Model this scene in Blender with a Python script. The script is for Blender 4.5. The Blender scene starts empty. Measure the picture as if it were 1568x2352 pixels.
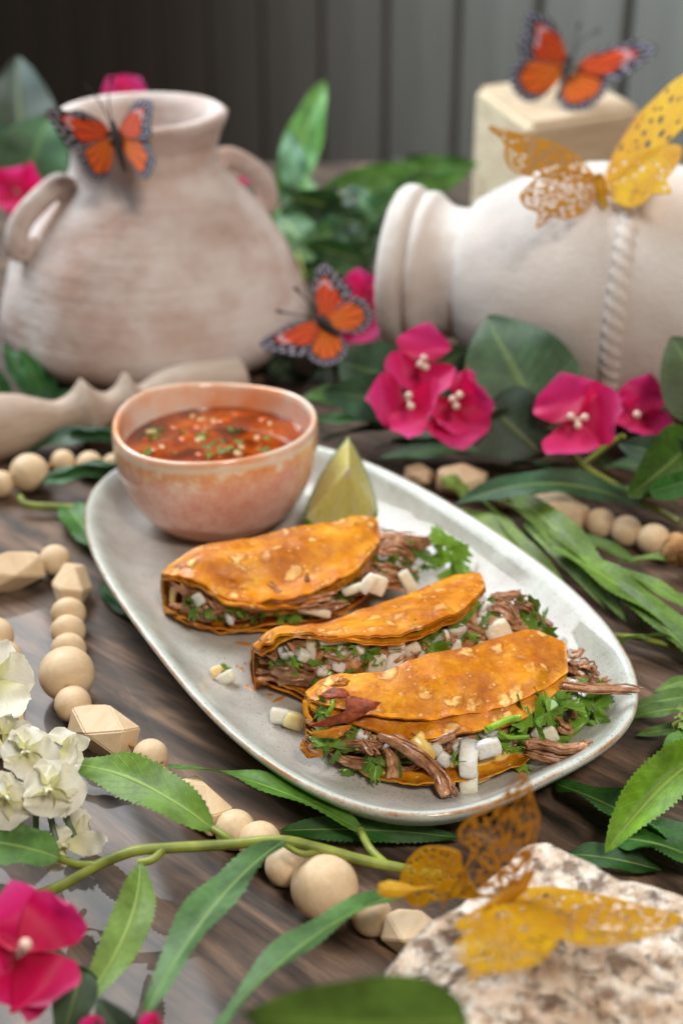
import bpy, bmesh, math, random
import numpy as np
from mathutils import Vector, Matrix, Quaternion, noise as mnoise
random.seed(7)
R = math.radians
PI = math.pi

# ------------------------------------------------------------------ camera
CAMH, PITCH, FPX = 0.33, R(28.5), 3267.0      # metres, pitch below horizon, focal length in units of a 1568 x 2352 frame
CS, SN = math.cos(PITCH), math.sin(PITCH)
CAM = Vector((0, 0, CAMH))
scene = bpy.context.scene
cam_d = bpy.data.cameras.new('camera')
cam = bpy.data.objects.new('camera', cam_d)
scene.collection.objects.link(cam)
cam.location = CAM
cam.rotation_euler = (PI/2 - PITCH, 0, 0)
cam_d.sensor_fit = 'VERTICAL'
cam_d.sensor_height = 36.0
cam_d.sensor_width = 24.0
cam_d.lens = 36.0*FPX/2352.0
cam_d.clip_start, cam_d.clip_end = 0.01, 50
cam_d.dof.use_dof = True
cam_d.dof.focus_distance = 0.495
cam_d.dof.aperture_fstop = 7.0
scene.camera = cam

# ------------------------------------------------------------------ world, lamps, exposure
w = bpy.data.worlds.new('World'); scene.world = w; w.use_nodes = True
bg = w.node_tree.nodes['Background']
bg.inputs[0].default_value = (1.0, 0.96, 0.92, 1); bg.inputs[1].default_value = 0.04

def area(name, loc, target, sx, sy, power, col):
    l = bpy.data.lights.new(name, 'AREA'); l.shape = 'RECTANGLE'; l.size = sx; l.size_y = sy
    l.energy = power; l.color = col
    o = bpy.data.objects.new(name, l); scene.collection.objects.link(o)
    o.location = loc
    o.rotation_euler = (Vector(target)-Vector(loc)).to_track_quat('-Z', 'Y').to_euler()
    return o
wl = area('window_light', (-0.80, 1.50, 1.38), (-0.02, 0.45, 0.0), 1.2, 1.05, 22, (0.93, 0.975, 1.0))
wl.data.spread = R(120)
area('second_window_light', (0.95, 0.75, 1.35), (0.1, 0.5, 0.0), 0.6, 0.6, 5.0, (1.0, 0.97, 0.93))
area('room_lamp', (0.30, -0.30, 1.05), (0.03, 0.5, 0.0), 0.24, 0.24, 10.5, (1.0, 0.90, 0.78))
wall_fill = area('wall_fill_light', (-1.05, 0.95, 1.15), (0.55, 1.52, 0.22), 0.5, 0.7, 6.0, (0.55, 0.84, 1.0))  # added unseen fill aimed at the wall, lifts its right-hand boards
wall_fill.data.spread = R(58)
scene.view_settings.view_transform = 'Standard'
scene.view_settings.look = 'None'
scene.view_settings.exposure = 0.12
scene.view_settings.gamma = 1.0
scene.view_settings.use_curve_mapping = False
scene.cycles.use_denoising = True
scene.cycles.max_bounces = 8
scene.cycles.caustics_reflective = False
scene.cycles.caustics_refractive = False
scene.cycles.sample_clamp_indirect = 4.0

# ------------------------------------------------------------------ helpers
def ray(px, py):
    x = (px-784)/FPX; y = (1176-py)/FPX
    return Vector((x, CS+y*SN, -SN+y*CS))
def at(px, py, z=0.0):
    d = ray(px, py)
    return CAM + d*((z-CAMH)/d.z)
def atd(px, py, depth):
    return CAM + ray(px, py)*depth
FWD = Vector((0, CS, -SN)); UPV = Vector((0, SN, CS)); RGT = Vector((1, 0, 0))
def depth(p): return (Vector(p)-CAM).dot(FWD)
def px2m(n, p): return n*depth(p)/FPX

def lin(h):
    h = h.lstrip('#'); r = []
    for i in (0, 2, 4):
        c = int(h[i:i+2], 16)/255
        r.append(c/12.92 if c <= .04045 else ((c+.055)/1.055)**2.4)
    return (*r, 1)

def link(o): scene.collection.objects.link(o); return o
def tag(o, label=None, cat=None, group=None, kind=None):
    if label: o['label'] = label
    if cat: o['category'] = cat
    if group: o['group'] = group
    if kind: o['kind'] = kind
    return o
def thing(name, loc, label, cat, group=None):
    o = link(bpy.data.objects.new(name, None)); o.location = loc; o.empty_display_size = .01
    return tag(o, label, cat, group)
def setpar(o, p):
    o.parent = p
    loc = Vector((0, 0, 0)); q = p
    while q is not None:
        if q.type == 'EMPTY': loc += q.location
        q = q.parent
    o.matrix_parent_inverse = Matrix.Translation(-loc)
def mobj(name, verts, faces, mat, parent=None, smooth=True, uv=None, col=None, me=None):
    if me is None: me = mdata(name, verts, faces, mat, smooth, uv, col)
    o = link(bpy.data.objects.new(name, me))
    if parent is not None: setpar(o, parent)
    return o
def mdata(name, verts, faces, mat, smooth=True, uv=None, col=None):
    me = bpy.data.meshes.new(name)
    me.from_pydata([tuple(v) for v in verts], [], faces)
    if uv is not None:
        l = me.uv_layers.new(name='UVMap')
        idx = np.empty(len(me.loops), dtype=np.int32); me.loops.foreach_get('vertex_index', idx)
        l.data.foreach_set('uv', np.asarray(uv, dtype=np.float32)[idx].ravel())
    if col is not None:
        a = me.color_attributes.new('Col', 'FLOAT_COLOR', 'POINT')
        a.data.foreach_set('color', np.asarray(col, dtype=np.float32).ravel())
    if smooth: me.polygons.foreach_set('use_smooth', [True]*len(me.polygons))
    if mat: me.materials.append(mat)
    me.update()
    return me
def grid_faces(nu, nv, cu=False, cv=False):
    f = []
    for i in range(nu if cu else nu-1):
        for j in range(nv if cv else nv-1):
            f.append((i*nv+j, ((i+1) % nu)*nv+j, ((i+1) % nu)*nv+(j+1) % nv, i*nv+(j+1) % nv))
    return f
def cat_rom(pts, n):
    """smooth resample of a list of vectors / tuples (uniform Catmull-Rom)"""
    P = [np.asarray(p, float) for p in pts]; m = len(P); out = []
    for k in range(n):
        t = k/(n-1)*(m-1); i = min(int(t), m-2); u = t-i
        p1, p2 = P[i], P[i+1]
        p0 = P[i-1] if i > 0 else 2*p1-p2
        p3 = P[i+2] if i+2 < m else 2*p2-p1
        out.append(.5*((2*p1)+(p2-p0)*u+(2*p0-5*p1+4*p2-p3)*u*u+(3*p1-p0-3*p2+p3)*u**3))
    return out
def closed_rom(pts, n):
    P = [np.asarray(p, float) for p in pts]; m = len(P); out = []
    for k in range(n):
        t = k/n*m; i = int(t) % m; u = t-int(t)
        p0, p1, p2, p3 = P[i-1], P[i], P[(i+1) % m], P[(i+2) % m]
        out.append(.5*((2*p1)+(p2-p0)*u+(2*p0-5*p1+4*p2-p3)*u*u+(3*p1-p0-3*p2+p3)*u**3))
    return out
def lathe(profile, n=64):
    """profile: (r, z) list, revolve about z"""
    v = []
    for i in range(n):
        a = 2*PI*i/n
        for r, z in profile: v.append((r*math.cos(a), r*math.sin(a), z))
    return v, grid_faces(n, len(profile), cu=True)
def frame_axis(axis):
    return Vector(axis).normalized().to_track_quat('Z', 'Y').to_matrix().to_4x4()
def tube(pts, radii, n=8, flat=1.0, rough=0.0, seed=0, up=(0, 0, 1)):
    pts = [Vector(p) for p in pts]; v = []; m = len(pts)
    for i, p in enumerate(pts):
        t = (pts[min(i+1, m-1)]-pts[max(i-1, 0)]).normalized()
        s = t.cross(Vector(up))
        if s.length < 1e-4: s = t.cross(Vector((1, 0, 0)))
        s.normalize(); b = s.cross(t)
        r = radii[i] if hasattr(radii, '__len__') else radii
        for k in range(n):
            a = 2*PI*k/n
            rr = r*(1+rough*mnoise.noise(Vector((k*1.7+seed, i*.16+seed*3.1, seed))))
            v.append(p+s*math.cos(a)*rr+b*math.sin(a)*rr*flat)
    f = grid_faces(m, n, cv=True)
    f.append(tuple(range(n-1, -1, -1))); f.append(tuple(range((m-1)*n, m*n)))
    return v, f
def rnd(a, b): return random.uniform(a, b)
def rvec(s): return Vector((rnd(-s, s), rnd(-s, s), rnd(-s, s)))

# ------------------------------------------------------------------ materials
def N(nt, t, **kw):
    n = nt.nodes.new(t)
    for k, v in kw.items():
        if k[0] == '_': n.inputs[int(k[1:])].default_value = v
        else: setattr(n, k, v)
    return n
def L(nt, a, b): nt.links.new(a, b)
class Mt:
    def __init__(s, name, rough=.5, spec=.5, **kw):
        s.m = bpy.data.materials.new(name); s.m.use_nodes = True; s.nt = s.m.node_tree
        s.b = s.nt.nodes['Principled BSDF']
        s.b.inputs['Roughness'].default_value = rough
        s.b.inputs['Specular IOR Level'].default_value = spec
        for k, v in kw.items(): s.b.inputs[k.replace('_', ' ')].default_value = v
        s.tc = N(s.nt, 'ShaderNodeTexCoord')
    def coord(s, kind='Object', scale=(1, 1, 1), rot=(0, 0, 0), loc=(0, 0, 0)):
        mp = N(s.nt, 'ShaderNodeMapping'); L(s.nt, s.tc.outputs[kind], mp.inputs[0])
        mp.inputs['Scale'].default_value = scale; mp.inputs['Rotation'].default_value = rot; mp.inputs['Location'].default_value = loc
        return mp.outputs[0]
    def noise(s, co, scale, detail=4, rough=.5, dist=0.0):
        n = N(s.nt, 'ShaderNodeTexNoise'); n.inputs['Scale'].default_value = scale; n.inputs['Detail'].default_value = detail
        n.inputs['Roughness'].default_value = rough; n.inputs['Distortion'].default_value = dist
        L(s.nt, co, n.inputs['Vector']); return n.outputs['Fac']
    def voro(s, co, scale, feature='F1', out='Distance', rand=1.0):
        n = N(s.nt, 'ShaderNodeTexVoronoi'); n.feature = feature; n.inputs['Scale'].default_value = scale
        n.inputs['Randomness'].default_value = rand
        L(s.nt, co, n.inputs['Vector']); return n.outputs[out]
    def ramp(s, fac, stops, interp='LINEAR'):
        n = N(s.nt, 'ShaderNodeValToRGB'); cr = n.color_ramp; cr.interpolation = interp
        while len(cr.elements) < len(stops): cr.elements.new(.5)
        for e, (p, c) in zip(cr.elements, stops):
            e.position = p; e.color = c if not isinstance(c, (int, float)) else (c, c, c, 1)
        L(s.nt, fac, n.inputs[0]); return n.outputs[0]
    def mix(s, fac, a, b, mode='MIX'):
        n = N(s.nt, 'ShaderNodeMix'); n.data_type = 'RGBA'; n.blend_type = mode
        for i, x in ((0, fac), (6, a), (7, b)):
            if hasattr(x, 'is_linked') or hasattr(x, 'links'): L(s.nt, x, n.inputs[i])
            else: n.inputs[i].default_value = x
        return n.outputs[2]
    def math(s, op, a, b=0.0, c=0.0):
        n = N(s.nt, 'ShaderNodeMath', operation=op)
        for i, x in enumerate((a, b, c)):
            if hasattr(x, 'links'): L(s.nt, x, n.inputs[i])
            else: n.inputs[i].default_value = x
        return n.outputs[0]
    def bump(s, h, strength=.3, dist=.001):
        n = N(s.nt, 'ShaderNodeBump'); n.inputs['Strength'].default_value = strength; n.inputs['Distance'].default_value = dist
        L(s.nt, h, n.inputs['Height']); L(s.nt, n.outputs[0], s.b.inputs['Normal']); return n
    def color(s, c):
        if hasattr(c, 'links'): L(s.nt, c, s.b.inputs['Base Color'])
        else: s.b.inputs['Base Color'].default_value = c
        return s
    def rough(s, c): L(s.nt, c, s.b.inputs['Roughness']); return s
    def sep(s, co):
        n = N(s.nt, 'ShaderNodeSeparateXYZ'); L(s.nt, co, n.inputs[0]); return n.outputs
    def objcolor(s): return N(s.nt, 'ShaderNodeObjectInfo').outputs['Color']
    def objrand(s): return N(s.nt, 'ShaderNodeObjectInfo').outputs['Random']
    def translucent(s, fac, col):
        t = N(s.nt, 'ShaderNodeBsdfTranslucent'); mx = N(s.nt, 'ShaderNodeMixShader'); mx.inputs[0].default_value = fac
        if hasattr(col, 'links'): L(s.nt, col, t.inputs[0])
        else: t.inputs[0].default_value = col
        out = s.nt.nodes['Material Output']
        L(s.nt, s.b.outputs[0], mx.inputs[1]); L(s.nt, t.outputs[0], mx.inputs[2]); L(s.nt, mx.outputs[0], out.inputs[0])
        return s

M = {}
def simple(name, hexs, rough=.5, nscale=200, amt=.25, bump=.0, **kw):
    m = Mt(name, rough, **kw); co = m.coord(); n = m.noise(co, nscale, 4)
    c = lin(hexs); d = tuple(x*(1-amt) for x in c[:3])+(1,); u = tuple(min(1, x*(1+amt)) for x in c[:3])+(1,)
    m.color(m.ramp(n, [(.3, d), (.7, u)]))
    if bump: m.bump(n, bump, .0006)
    M[name] = m.m; return m

# stained table wood with a clear coat
m = Mt('table_wood', .55, .25, Coat_Weight=.25, Coat_Roughness=.035, Coat_IOR=1.5)
def grain(sx, sy, loc=(0, 0, 0)):
    mp = N(m.nt, 'ShaderNodeMapping', vector_type='TEXTURE'); L(m.nt, m.tc.outputs['Object'], mp.inputs[0])
    mp.inputs['Rotation'].default_value = (0, 0, R(138)); mp.inputs['Scale'].default_value = (1/sx, 1/sy, 1); mp.inputs['Location'].default_value = loc
    return mp.outputs[0]
g1 = m.noise(grain(6, 70), 1, 8, .64, .8)
g2 = m.noise(grain(13, 60, (.3, .1, 0)), 1, 6, .62, 1.4)
gf = m.noise(grain(55, 1300), 1, 3, .6)
c1 = m.ramp(g1, [(.32, lin('2a2420')), (.46, lin('574a41')), (.56, lin('80695a')), (.68, lin('ad9079'))])
c2 = m.ramp(g2, [(.36, lin('302f2f')), (.48, lin('5d544e')), (.58, lin('867365')), (.70, lin('b39a83'))])
cc = m.mix(.5, c1, c2)
cc = m.mix(.55, cc, m.ramp(gf, [(.3, lin('3a3029')), (.7, lin('8d7461'))]), 'SOFT_LIGHT')
m.color(cc); m.bump(gf, .12, .0003)
M['table'] = m.m

# painted wall boards
m = Mt('wall_board', .6); co = m.coord(scale=(1, 1, .12))
n = m.noise(co, 30, 4)
m.color(m.ramp(n, [(.3, lin('675d54')), (.7, lin('766b61'))])); M['board'] = m.m
simple('wall_gap', '1d1814', .8)

# clay jar
m = Mt('clay', .85, .2); co = m.coord()
n1 = m.noise(co, 14, 5, .6); n2 = m.noise(m.coord(scale=(1, 1, 2.6)), 20, 6, .62); n3 = m.noise(co, 260, 3)
c = m.ramp(n1, [(.32, lin('a68a7e')), (.47, lin('bfa79d')), (.60, lin('d8ccc8'))])
c = m.mix(m.ramp(n2, [(.40, 0.0), (.68, .75)]), c, lin('d9d0cc'))
c = m.mix(m.ramp(m.noise(m.coord(loc=(4, 2, 1)), 19, 3), [(.58, 0.0), (.72, .45)]), c, lin('b08a78'))
m.color(c); m.bump(m.math('ADD', m.math('ADD', n2, m.math('MULTIPLY', m.noise(m.coord(scale=(.4, .4, 9)), 24, 3), .8)), m.math('MULTIPLY', n3, .5)), .5, .0025); M['clay'] = m.m

# plaster amphora
m = Mt('plaster', .9, .2); co = m.coord()
n1 = m.noise(co, 18, 4); n3 = m.noise(co, 420, 4, .6)
c = m.ramp(n1, [(.35, lin('cfc5bf')), (.65, lin('ddd6d1'))])
c = m.mix(m.ramp(m.noise(co, 150, 5, .65), [(.5, 0.0), (.75, .4)]), c, lin('c9bdb4'))
m.color(c); m.bump(n3, .5, .0012); M['plaster'] = m.m

# light bead wood, block wood, turned wood
def woodmat(name, a, b, sx, rough=.55):
    m = Mt(name, rough, .35); g = m.noise(m.coord(scale=sx), 1, 5, .6, .4)
    m.color(m.ramp(g, [(.3, lin(a)), (.7, lin(b))])); m.bump(g, .05, .0004); M[name] = m.m
woodmat('bead_wood', 'cfb28c', 'e0c9a9', (1.0, 3, 3))
woodmat('block_wood', 'b99c7c', 'd8c2a6', (30, 30, 240))
woodmat('turned_wood', 'a28d7d', 'bba999', (300, 300, 30), .6)
simple('rope_fibre', 'b98b5c', .9, 900, .35, .6)

# plate glaze : UV.y runs along the profile (0 centre .. 1 foot)
m = Mt('plate_glaze', .40, .12, Coat_Weight=.55, Coat_Roughness=.03)
uvs = m.sep(m.coord('UV')); v = uvs[1]; co = m.coord()
n1 = m.noise(co, 26, 4, .6); nsp = m.noise(co, 1100, 2, .6); nb = m.noise(m.coord(loc=(1, 2, 0)), 45, 5, .65)
inner = m.ramp(n1, [(.32, lin('9b958e')), (.5, lin('b0aca6')), (.68, lin('babdb6'))])
rimc = m.ramp(nb, [(.35, lin('7d8273')), (.52, lin('a0a699')), (.68, lin('c2cac4'))])
c = m.mix(m.ramp(m.math('ADD', v, m.math('MULTIPLY', m.math('SUBTRACT', n1, .5), .25)), [(.36, 0.0), (.52, 1.0)]), inner, rimc)
c = m.mix(m.ramp(v, [(.44, 0.0), (.50, .75), (.56, .75)]), c, lin('c6cdc8'))  # pale lip band, with the rim's highlight painted into the glaze colour
brown = m.mix(m.ramp(nb, [(.4, .95), (.64, .15)]), lin('cdd2cc'), lin('a87a52'))
vv = m.math('ADD', v, m.math('MULTIPLY', m.math('SUBTRACT', nb, .5), .03))
c = m.mix(m.ramp(vv, [(.553, 0.0), (.575, 1.0), (.610, 1.0), (.640, 0.0)]), c, brown)
blue = m.ramp(nb, [(.3, lin('b3c2c0')), (.7, lin('cfdad8'))])
c = m.mix(m.ramp(vv, [(.63, 0.0), (.67, 1.0)]), c, blue)
c = m.mix(m.ramp(nsp, [(.58, 0.0), (.70, .6)]), c, lin('5d5347'))
m.color(c); m.bump(nsp, .03, .0003); M['plate'] = m.m

# bowl glaze (object z, 0 at the foot)
m = Mt('bowl_glaze', .16, .5, Coat_Weight=.3, Coat_Roughness=.05)
uvs = m.sep(m.coord('UV')); v = uvs[1]; co = m.coord()
n1 = m.noise(co, 95, 6, .72); n2 = m.noise(co, 700, 3, .6); n3 = m.noise(co, 26, 3)
body = m.ramp(m.math('ADD', m.math('MULTIPLY', n1, .7), m.math('MULTIPLY', n2, .3)), [(.34, lin('dc957c')), (.46, lin('e5ae9e')), (.58, lin('ecc5ba')), (.70, lin('f4dfd8'))])
orange = m.ramp(n1, [(.35, lin('e08a4c')), (.50, lin('e8b07a')), (.62, lin('f2e4d2'))])
vv = m.math('ADD', v, m.math('MULTIPLY', m.math('SUBTRACT', n1, .5), .13))
c = m.mix(m.ramp(vv, [(.40, 0.0), (.45, .9), (.49, 1.0), (.57, 0.0)]), body, orange)
c = m.mix(m.ramp(v, [(.455, 0.0), (.475, .85), (.495, .85), (.52, 0.0)]), c, lin('e2d6c8'))
raw = m.ramp(n2, [(.3, lin('b4755b')), (.7, lin('c88c72'))])
vr = m.math('ADD', v, m.math('MULTIPLY', m.math('SUBTRACT', n3, .5), .10))
rawf = m.ramp(vr, [(.268, 1.0), (.276, 0.0)])
c = m.mix(rawf, c, raw)
inn = m.ramp(m.math('ADD', n3, m.math('MULTIPLY', n1, .3)), [(.50, lin('e9dacd')), (.78, lin('e89a60'))])
c = m.mix(m.ramp(v, [(.515, 0.0), (.545, 1.0)]), c, inn)
m.color(c); m.rough(m.ramp(rawf, [(0, .16), (1, .6)])); m.bump(n2, .06, .0004); M['bowl'] = m.m

# broth and oil
m = Mt('broth', .04, .6, Coat_Weight=1.0, Coat_Roughness=.02); co = m.coord()
n1 = m.noise(co, 55, 4, .6); v1 = m.voro(co, 130)
c = m.ramp(n1, [(.35, lin('461704')), (.5, lin('87330a')), (.68, lin('c05c12'))])
m.color(c); m.bump(m.noise(co, 120, 2), .1, .0008); M['broth'] = m.m
simple('oil', 'b9500f', .10, 300, .25); simple('oil_yellow', '9c6c14', .10, 300, .25)

# tortilla
m = Mt('tortilla', .45, .38, Subsurface_Weight=.05, Subsurface_Scale=.004)
m.b.inputs['Subsurface Radius'].default_value = (1.0, .45, .15)
co = m.coord(); n1 = m.noise(co, 70, 5, .6); n2 = m.noise(co, 330, 5, .65)
dco = m.mix(.012, co, m.noise(co, 160, 3), 'ADD')
v1 = m.voro(dco, 105, 'F1'); v2 = m.voro(m.coord(loc=(.3, .2, .1)), 46)
c = m.ramp(m.math('ADD', m.math('MULTIPLY', n1, .75), m.math('MULTIPLY', n2, .25)), [(.33, lin('a65708')), (.46, lin('c9780c')), (.57, lin('dc9218')), (.70, lin('ecb236'))])
bl = m.math('MULTIPLY', m.ramp(v1, [(.16, 1.0), (.34, 0.0)]), m.ramp(m.noise(m.coord(loc=(5, 1, 2)), 60, 4), [(.40, 0.0), (.47, 1.0)]))
blc = m.math('MULTIPLY', bl, m.ramp(n2, [(.38, .25), (.52, 1.0)]))
v3 = m.voro(m.coord(loc=(.7, .1, .4)), 330)
spk = m.math('MULTIPLY', m.ramp(v3, [(.12, 1.0), (.26, 0.0)]), m.ramp(m.noise(m.coord(loc=(9, 1, 4)), 240, 3), [(.50, 0.0), (.58, 1.0)]))
c = m.mix(blc, c, lin('efc377'))
ring = m.math('MULTIPLY', m.ramp(v1, [(.20, 0.0), (.30, 1.0), (.36, 1.0), (.46, 0.0)]), m.ramp(m.noise(m.coord(loc=(5, 1, 2)), 60, 4), [(.40, 0.0), (.47, 1.0)]))
c = m.mix(m.math('MULTIPLY', ring, .55), c, lin('a9590c'))
c = m.mix(m.math('MULTIPLY', spk, .8), c, lin('f0cd86'))
ch = m.math('MULTIPLY', m.ramp(v2, [(.16, 1.0), (.34, 0.0)]), m.ramp(m.noise(m.coord(loc=(2, 7, 2)), 95, 5, .7), [(.56, 0.0), (.66, 1.0)]))
c = m.mix(m.ramp(m.noise(m.coord(loc=(1, 4, 8)), 38, 5, .7), [(.50, 0.0), (.66, .55)]), c, lin('94480c'))
c = m.mix(m.math('MULTIPLY', ch, .9), c, lin('64240a'))
m.color(c)
hh = m.math('ADD', m.math('ADD', m.math('MULTIPLY', n2, .55), m.math('MULTIPLY', spk, .3)), m.math('ADD', m.math('MULTIPLY', bl, .55), m.math('MULTIPLY', n1, 1.2)))
m.bump(hh, .6, .0011); m.rough(m.ramp(m.noise(co, 90, 4), [(.40, .26), (.60, .58)])); M['tortilla'] = m.m
simple('charred_tortilla', '8e3f1c', .6, 400, .55, .9)

# fillings
m = Mt('meat', .26, .55, Coat_Weight=.3, Coat_Roughness=.12, Subsurface_Weight=.15, Subsurface_Scale=.002); co = m.coord()
m.b.inputs['Subsurface Radius'].default_value = (1.0, .4, .2)
n1 = m.noise(co, 190, 5, .65); n2 = m.noise(m.coord('UV', scale=(2.0, 14, 1)), 1, 4, .6)
c = m.ramp(m.math('ADD', m.math('MULTIPLY', n1, .65), m.math('MULTIPLY', n2, .35)), [(.34, lin('5a3019')), (.45, lin('93603c')), (.55, lin('b98660')), (.68, lin('dfbb96'))])
m.color(c); m.bump(m.math('ADD', n1, m.math('MULTIPLY', n2, .6)), .6, .0010); M['meat'] = m.m
m = Mt('onion', .30, .4, Subsurface_Weight=.9, Subsurface_Scale=.004, Transmission_Weight=.15, IOR=1.36); m.b.inputs['Subsurface Radius'].default_value = (1, .95, .7)
co = m.coord(); n1 = m.noise(co, 260, 3)
lay = m.noise(m.coord(scale=(1, 1, 6)), 1.6, 3)
m.color(m.mix(.8, m.ramp(lay, [(.35, lin('eeebda')), (.6, lin('ffffff'))]), m.objcolor(), 'MULTIPLY')); m.bump(lay, .2, .01); M['onion'] = m.m
m = Mt('cheese', .28, .5, Subsurface_Weight=.3, Subsurface_Scale=.004); co = m.coord(); n1 = m.noise(co, 120, 4)
m.color(m.ramp(n1, [(.3, lin('dca63e')), (.7, lin('ecd28a'))])); m.bump(n1, .2, .001); M['cheese'] = m.m
m = Mt('cilantro', .2, .6, Coat_Weight=.5, Coat_Roughness=.12); co = m.coord(); n1 = m.noise(co, 220, 3)
cc = m.mix(1.0, m.ramp(n1, [(.3, lin('5a9620')), (.7, lin('a6d24a'))]), m.objcolor(), 'MULTIPLY')
m.color(cc); m.bump(m.noise(co, 700, 3), .5, .0012); m.translucent(.22, cc); M['cilantro'] = m.m
simple('grease', 'b5762c', .15, 900, .2)

# lime
m = Mt('lime_flesh', .25, .5); uvs = m.sep(m.coord('UV')); co = m.coord()
n1 = m.noise(m.coord('UV', scale=(7, 30, 1)), 1, 4, .6, .5)
c = m.ramp(n1, [(.32, lin('e2da58')), (.66, lin('f8f6b0'))])
c = m.mix(m.ramp(uvs[0], [(.0, 1.0), (.10, .9), (.2, 0.0)]), c, lin('ece4bd'))
c = m.mix(m.ramp(uvs[0], [(.84, 0.0), (.88, 1.0)]), c, lin('e6e8b8'))
c = m.mix(m.ramp(uvs[0], [(.95, 0.0), (.97, 1.0)]), c, lin('86a52c'))
seg_ = m.ramp(m.math('FRACT', m.math('MULTIPLY', uvs[1], 2.6)), [(.0, 1.0), (.035, .8), (.07, 0.0), (.93, 0.0), (.965, .8), (1.0, 1.0)])
c = m.mix(m.math('MULTIPLY', seg_, .7), c, lin('eee9c4'))
m.color(c); m.bump(n1, .5, .0012); m.translucent(.25, c); M['lime_flesh'] = m.m
simple('lime_rind', '6f9224', .35, 500, .3, .25)

# leaves: UV.x along, UV.y across
def leafmat(name, rough, veins=True, trans=.22, midk=.6, fabric=True):
    m = Mt(name, rough, .4)
    uvs = m.sep(m.coord('UV')); u, v = uvs[0], uvs[1]
    a = m.math('ABSOLUTE', m.math('SUBTRACT', v, .5))
    co = m.coord(); n1 = m.noise(co, 70, 4); n2 = m.noise(co, 420, 3)
    base = m.objcolor()
    tone = m.ramp(m.math('ADD', m.math('MULTIPLY', n1, .7), m.math('MULTIPLY', n2, .3)), [(.3, lin('868686')), (.7, lin('eeeeee'))])
    c = m.mix(1.0, base, tone, 'MULTIPLY')
    mid = m.ramp(m.math('MULTIPLY', a, 2.0), [(.0, 1.0), (.045, .9), (.09, 0.0)])
    light = m.mix(.42, base, lin('c9d870'))
    c = m.mix(m.math('MULTIPLY', mid, midk), c, light)
    if veins:
        ph = m.math('FRACT', m.math('ADD', m.math('MULTIPLY', u, 11.0), m.math('MULTIPLY', a, -5.0)))
        vl = m.ramp(ph, [(.0, 0.0), (.46, 0.0), (.5, 1.0), (.54, 0.0), (1.0, 0.0)])
        vl = m.math('MULTIPLY', vl, m.ramp(n1, [(.4, .15), (.6, .9)]))
        c = m.mix(m.math('MULTIPLY', vl, .40), c, light)
        h = m.math('ADD', m.math('MULTIPLY', vl, -.6), m.math('MULTIPLY', mid, -1.2))
    else:
        h = m.math('MULTIPLY', mid, -1.0)
    m.color(c)
    if fabric: h = m.math('ADD', h, m.math('MULTIPLY', m.noise(m.coord('UV', scale=(260, 60, 1)), 1, 1), .5))
    m.bump(h, .4, .0006)
    m.translucent(trans, m.mix(.25, c, lin('3c5a1c'))); M[name] = m.m
leafmat('leaf', .38)
leafmat('broad_leaf', .45, True, .10, midk=.28)
m = Mt('stem', .5); co = m.coord(); n1 = m.noise(co, 120, 3)
m.color(m.ramp(n1, [(.3, lin('5f6a22')), (.7, lin('93a03f'))])); M['stem'] = m.m
simple('dark_stem', '55664f', .45)
# petals
m = Mt('magenta_petal', .5, .3, Sheen_Weight=.3); uvs = m.sep(m.coord('UV')); co = m.coord()
n1 = m.noise(m.coord('UV', scale=(4, 22, 1)), 1, 3)
c = m.ramp(m.math('ADD', m.math('MULTIPLY', uvs[0], .7), m.math('MULTIPLY', n1, .3)), [(.12, lin('c00434')), (.42, lin('ea0c6e')), (.75, lin('f43a92')), (.95, lin('f874b2'))])
c = m.mix(.5, c, m.ramp(m.noise(m.coord('UV', scale=(14, 60, 1)), 1, 4, .7), [(.35, lin('dadada')), (.65, lin('ffffff'))]), 'MULTIPLY')
m.color(c); m.bump(n1, .12, .001); m.translucent(.42, c); M['magenta'] = m.m
m = Mt('white_petal', .6, .3); uvs = m.sep(m.coord('UV'))
n1 = m.noise(m.coord('UV', scale=(5, 26, 1)), 1, 3)
c = m.ramp(uvs[0], [(.05, lin('d9d79a')), (.35, lin('efecd6')), (.8, lin('f4f3ea'))])
c = m.mix(.35, c, m.ramp(n1, [(.3, lin('cfccbb')), (.7, lin('ffffff'))]), 'MULTIPLY')
m.color(c); m.bump(n1, .2, .0006); m.translucent(.30, c); M['white_petal'] = m.m
simple('stamen', 'eec9bd', .5)
simple('cream_stamen', 'e4dfb6', .6)
# butterflies
m = Mt('printed_wing', .55, .3); a = N(m.nt, 'ShaderNodeVertexColor', layer_name='Col'); m.color(a.outputs[0]); m.translucent(.18, a.outputs[0]); M['wing'] = m.m
simple('butterfly_body', '1c1817', .7, 900, .4, .5)
m = Mt('gold_card', .45, .5, Metallic=.15); co = m.coord(); n1 = m.noise(co, 60, 3)
m.color(m.mix(m.ramp(n1, [(.35, 0.0), (.65, 1.0)]), m.objcolor(), lin('d9a224'))); m.translucent(.55, m.mix(.5, m.objcolor(), lin('f4cb3a'))); M['gold'] = m.m
# travertine
m = Mt('travertine', .8, .25); co = m.coord()
n1 = m.noise(co, 120, 6, .68, .4); n2 = m.noise(m.coord(loc=(1, 1, 3)), 260, 5, .65); n0 = m.noise(co, 30, 3)
pits = m.noise(m.coord(loc=(3, 0, 1)), 170, 3, .55, .3)
c = m.ramp(n1, [(.30, lin('a58970')), (.44, lin('cbb49e')), (.56, lin('e0d2c2')), (.66, lin('f1eade'))])
c = m.mix(m.ramp(n2, [(.52, 0.0), (.64, .7)]), c, lin('f4f2ee'))
c = m.mix(m.ramp(pits, [(.55, 0.0), (.66, .85)]), c, lin('7d6250'))
m.color(c); m.bump(m.math('SUBTRACT', n1, m.ramp(pits, [(.5, 0.0), (.66, 1.0)])), .9, .004); M['stone'] = m.m

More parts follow.
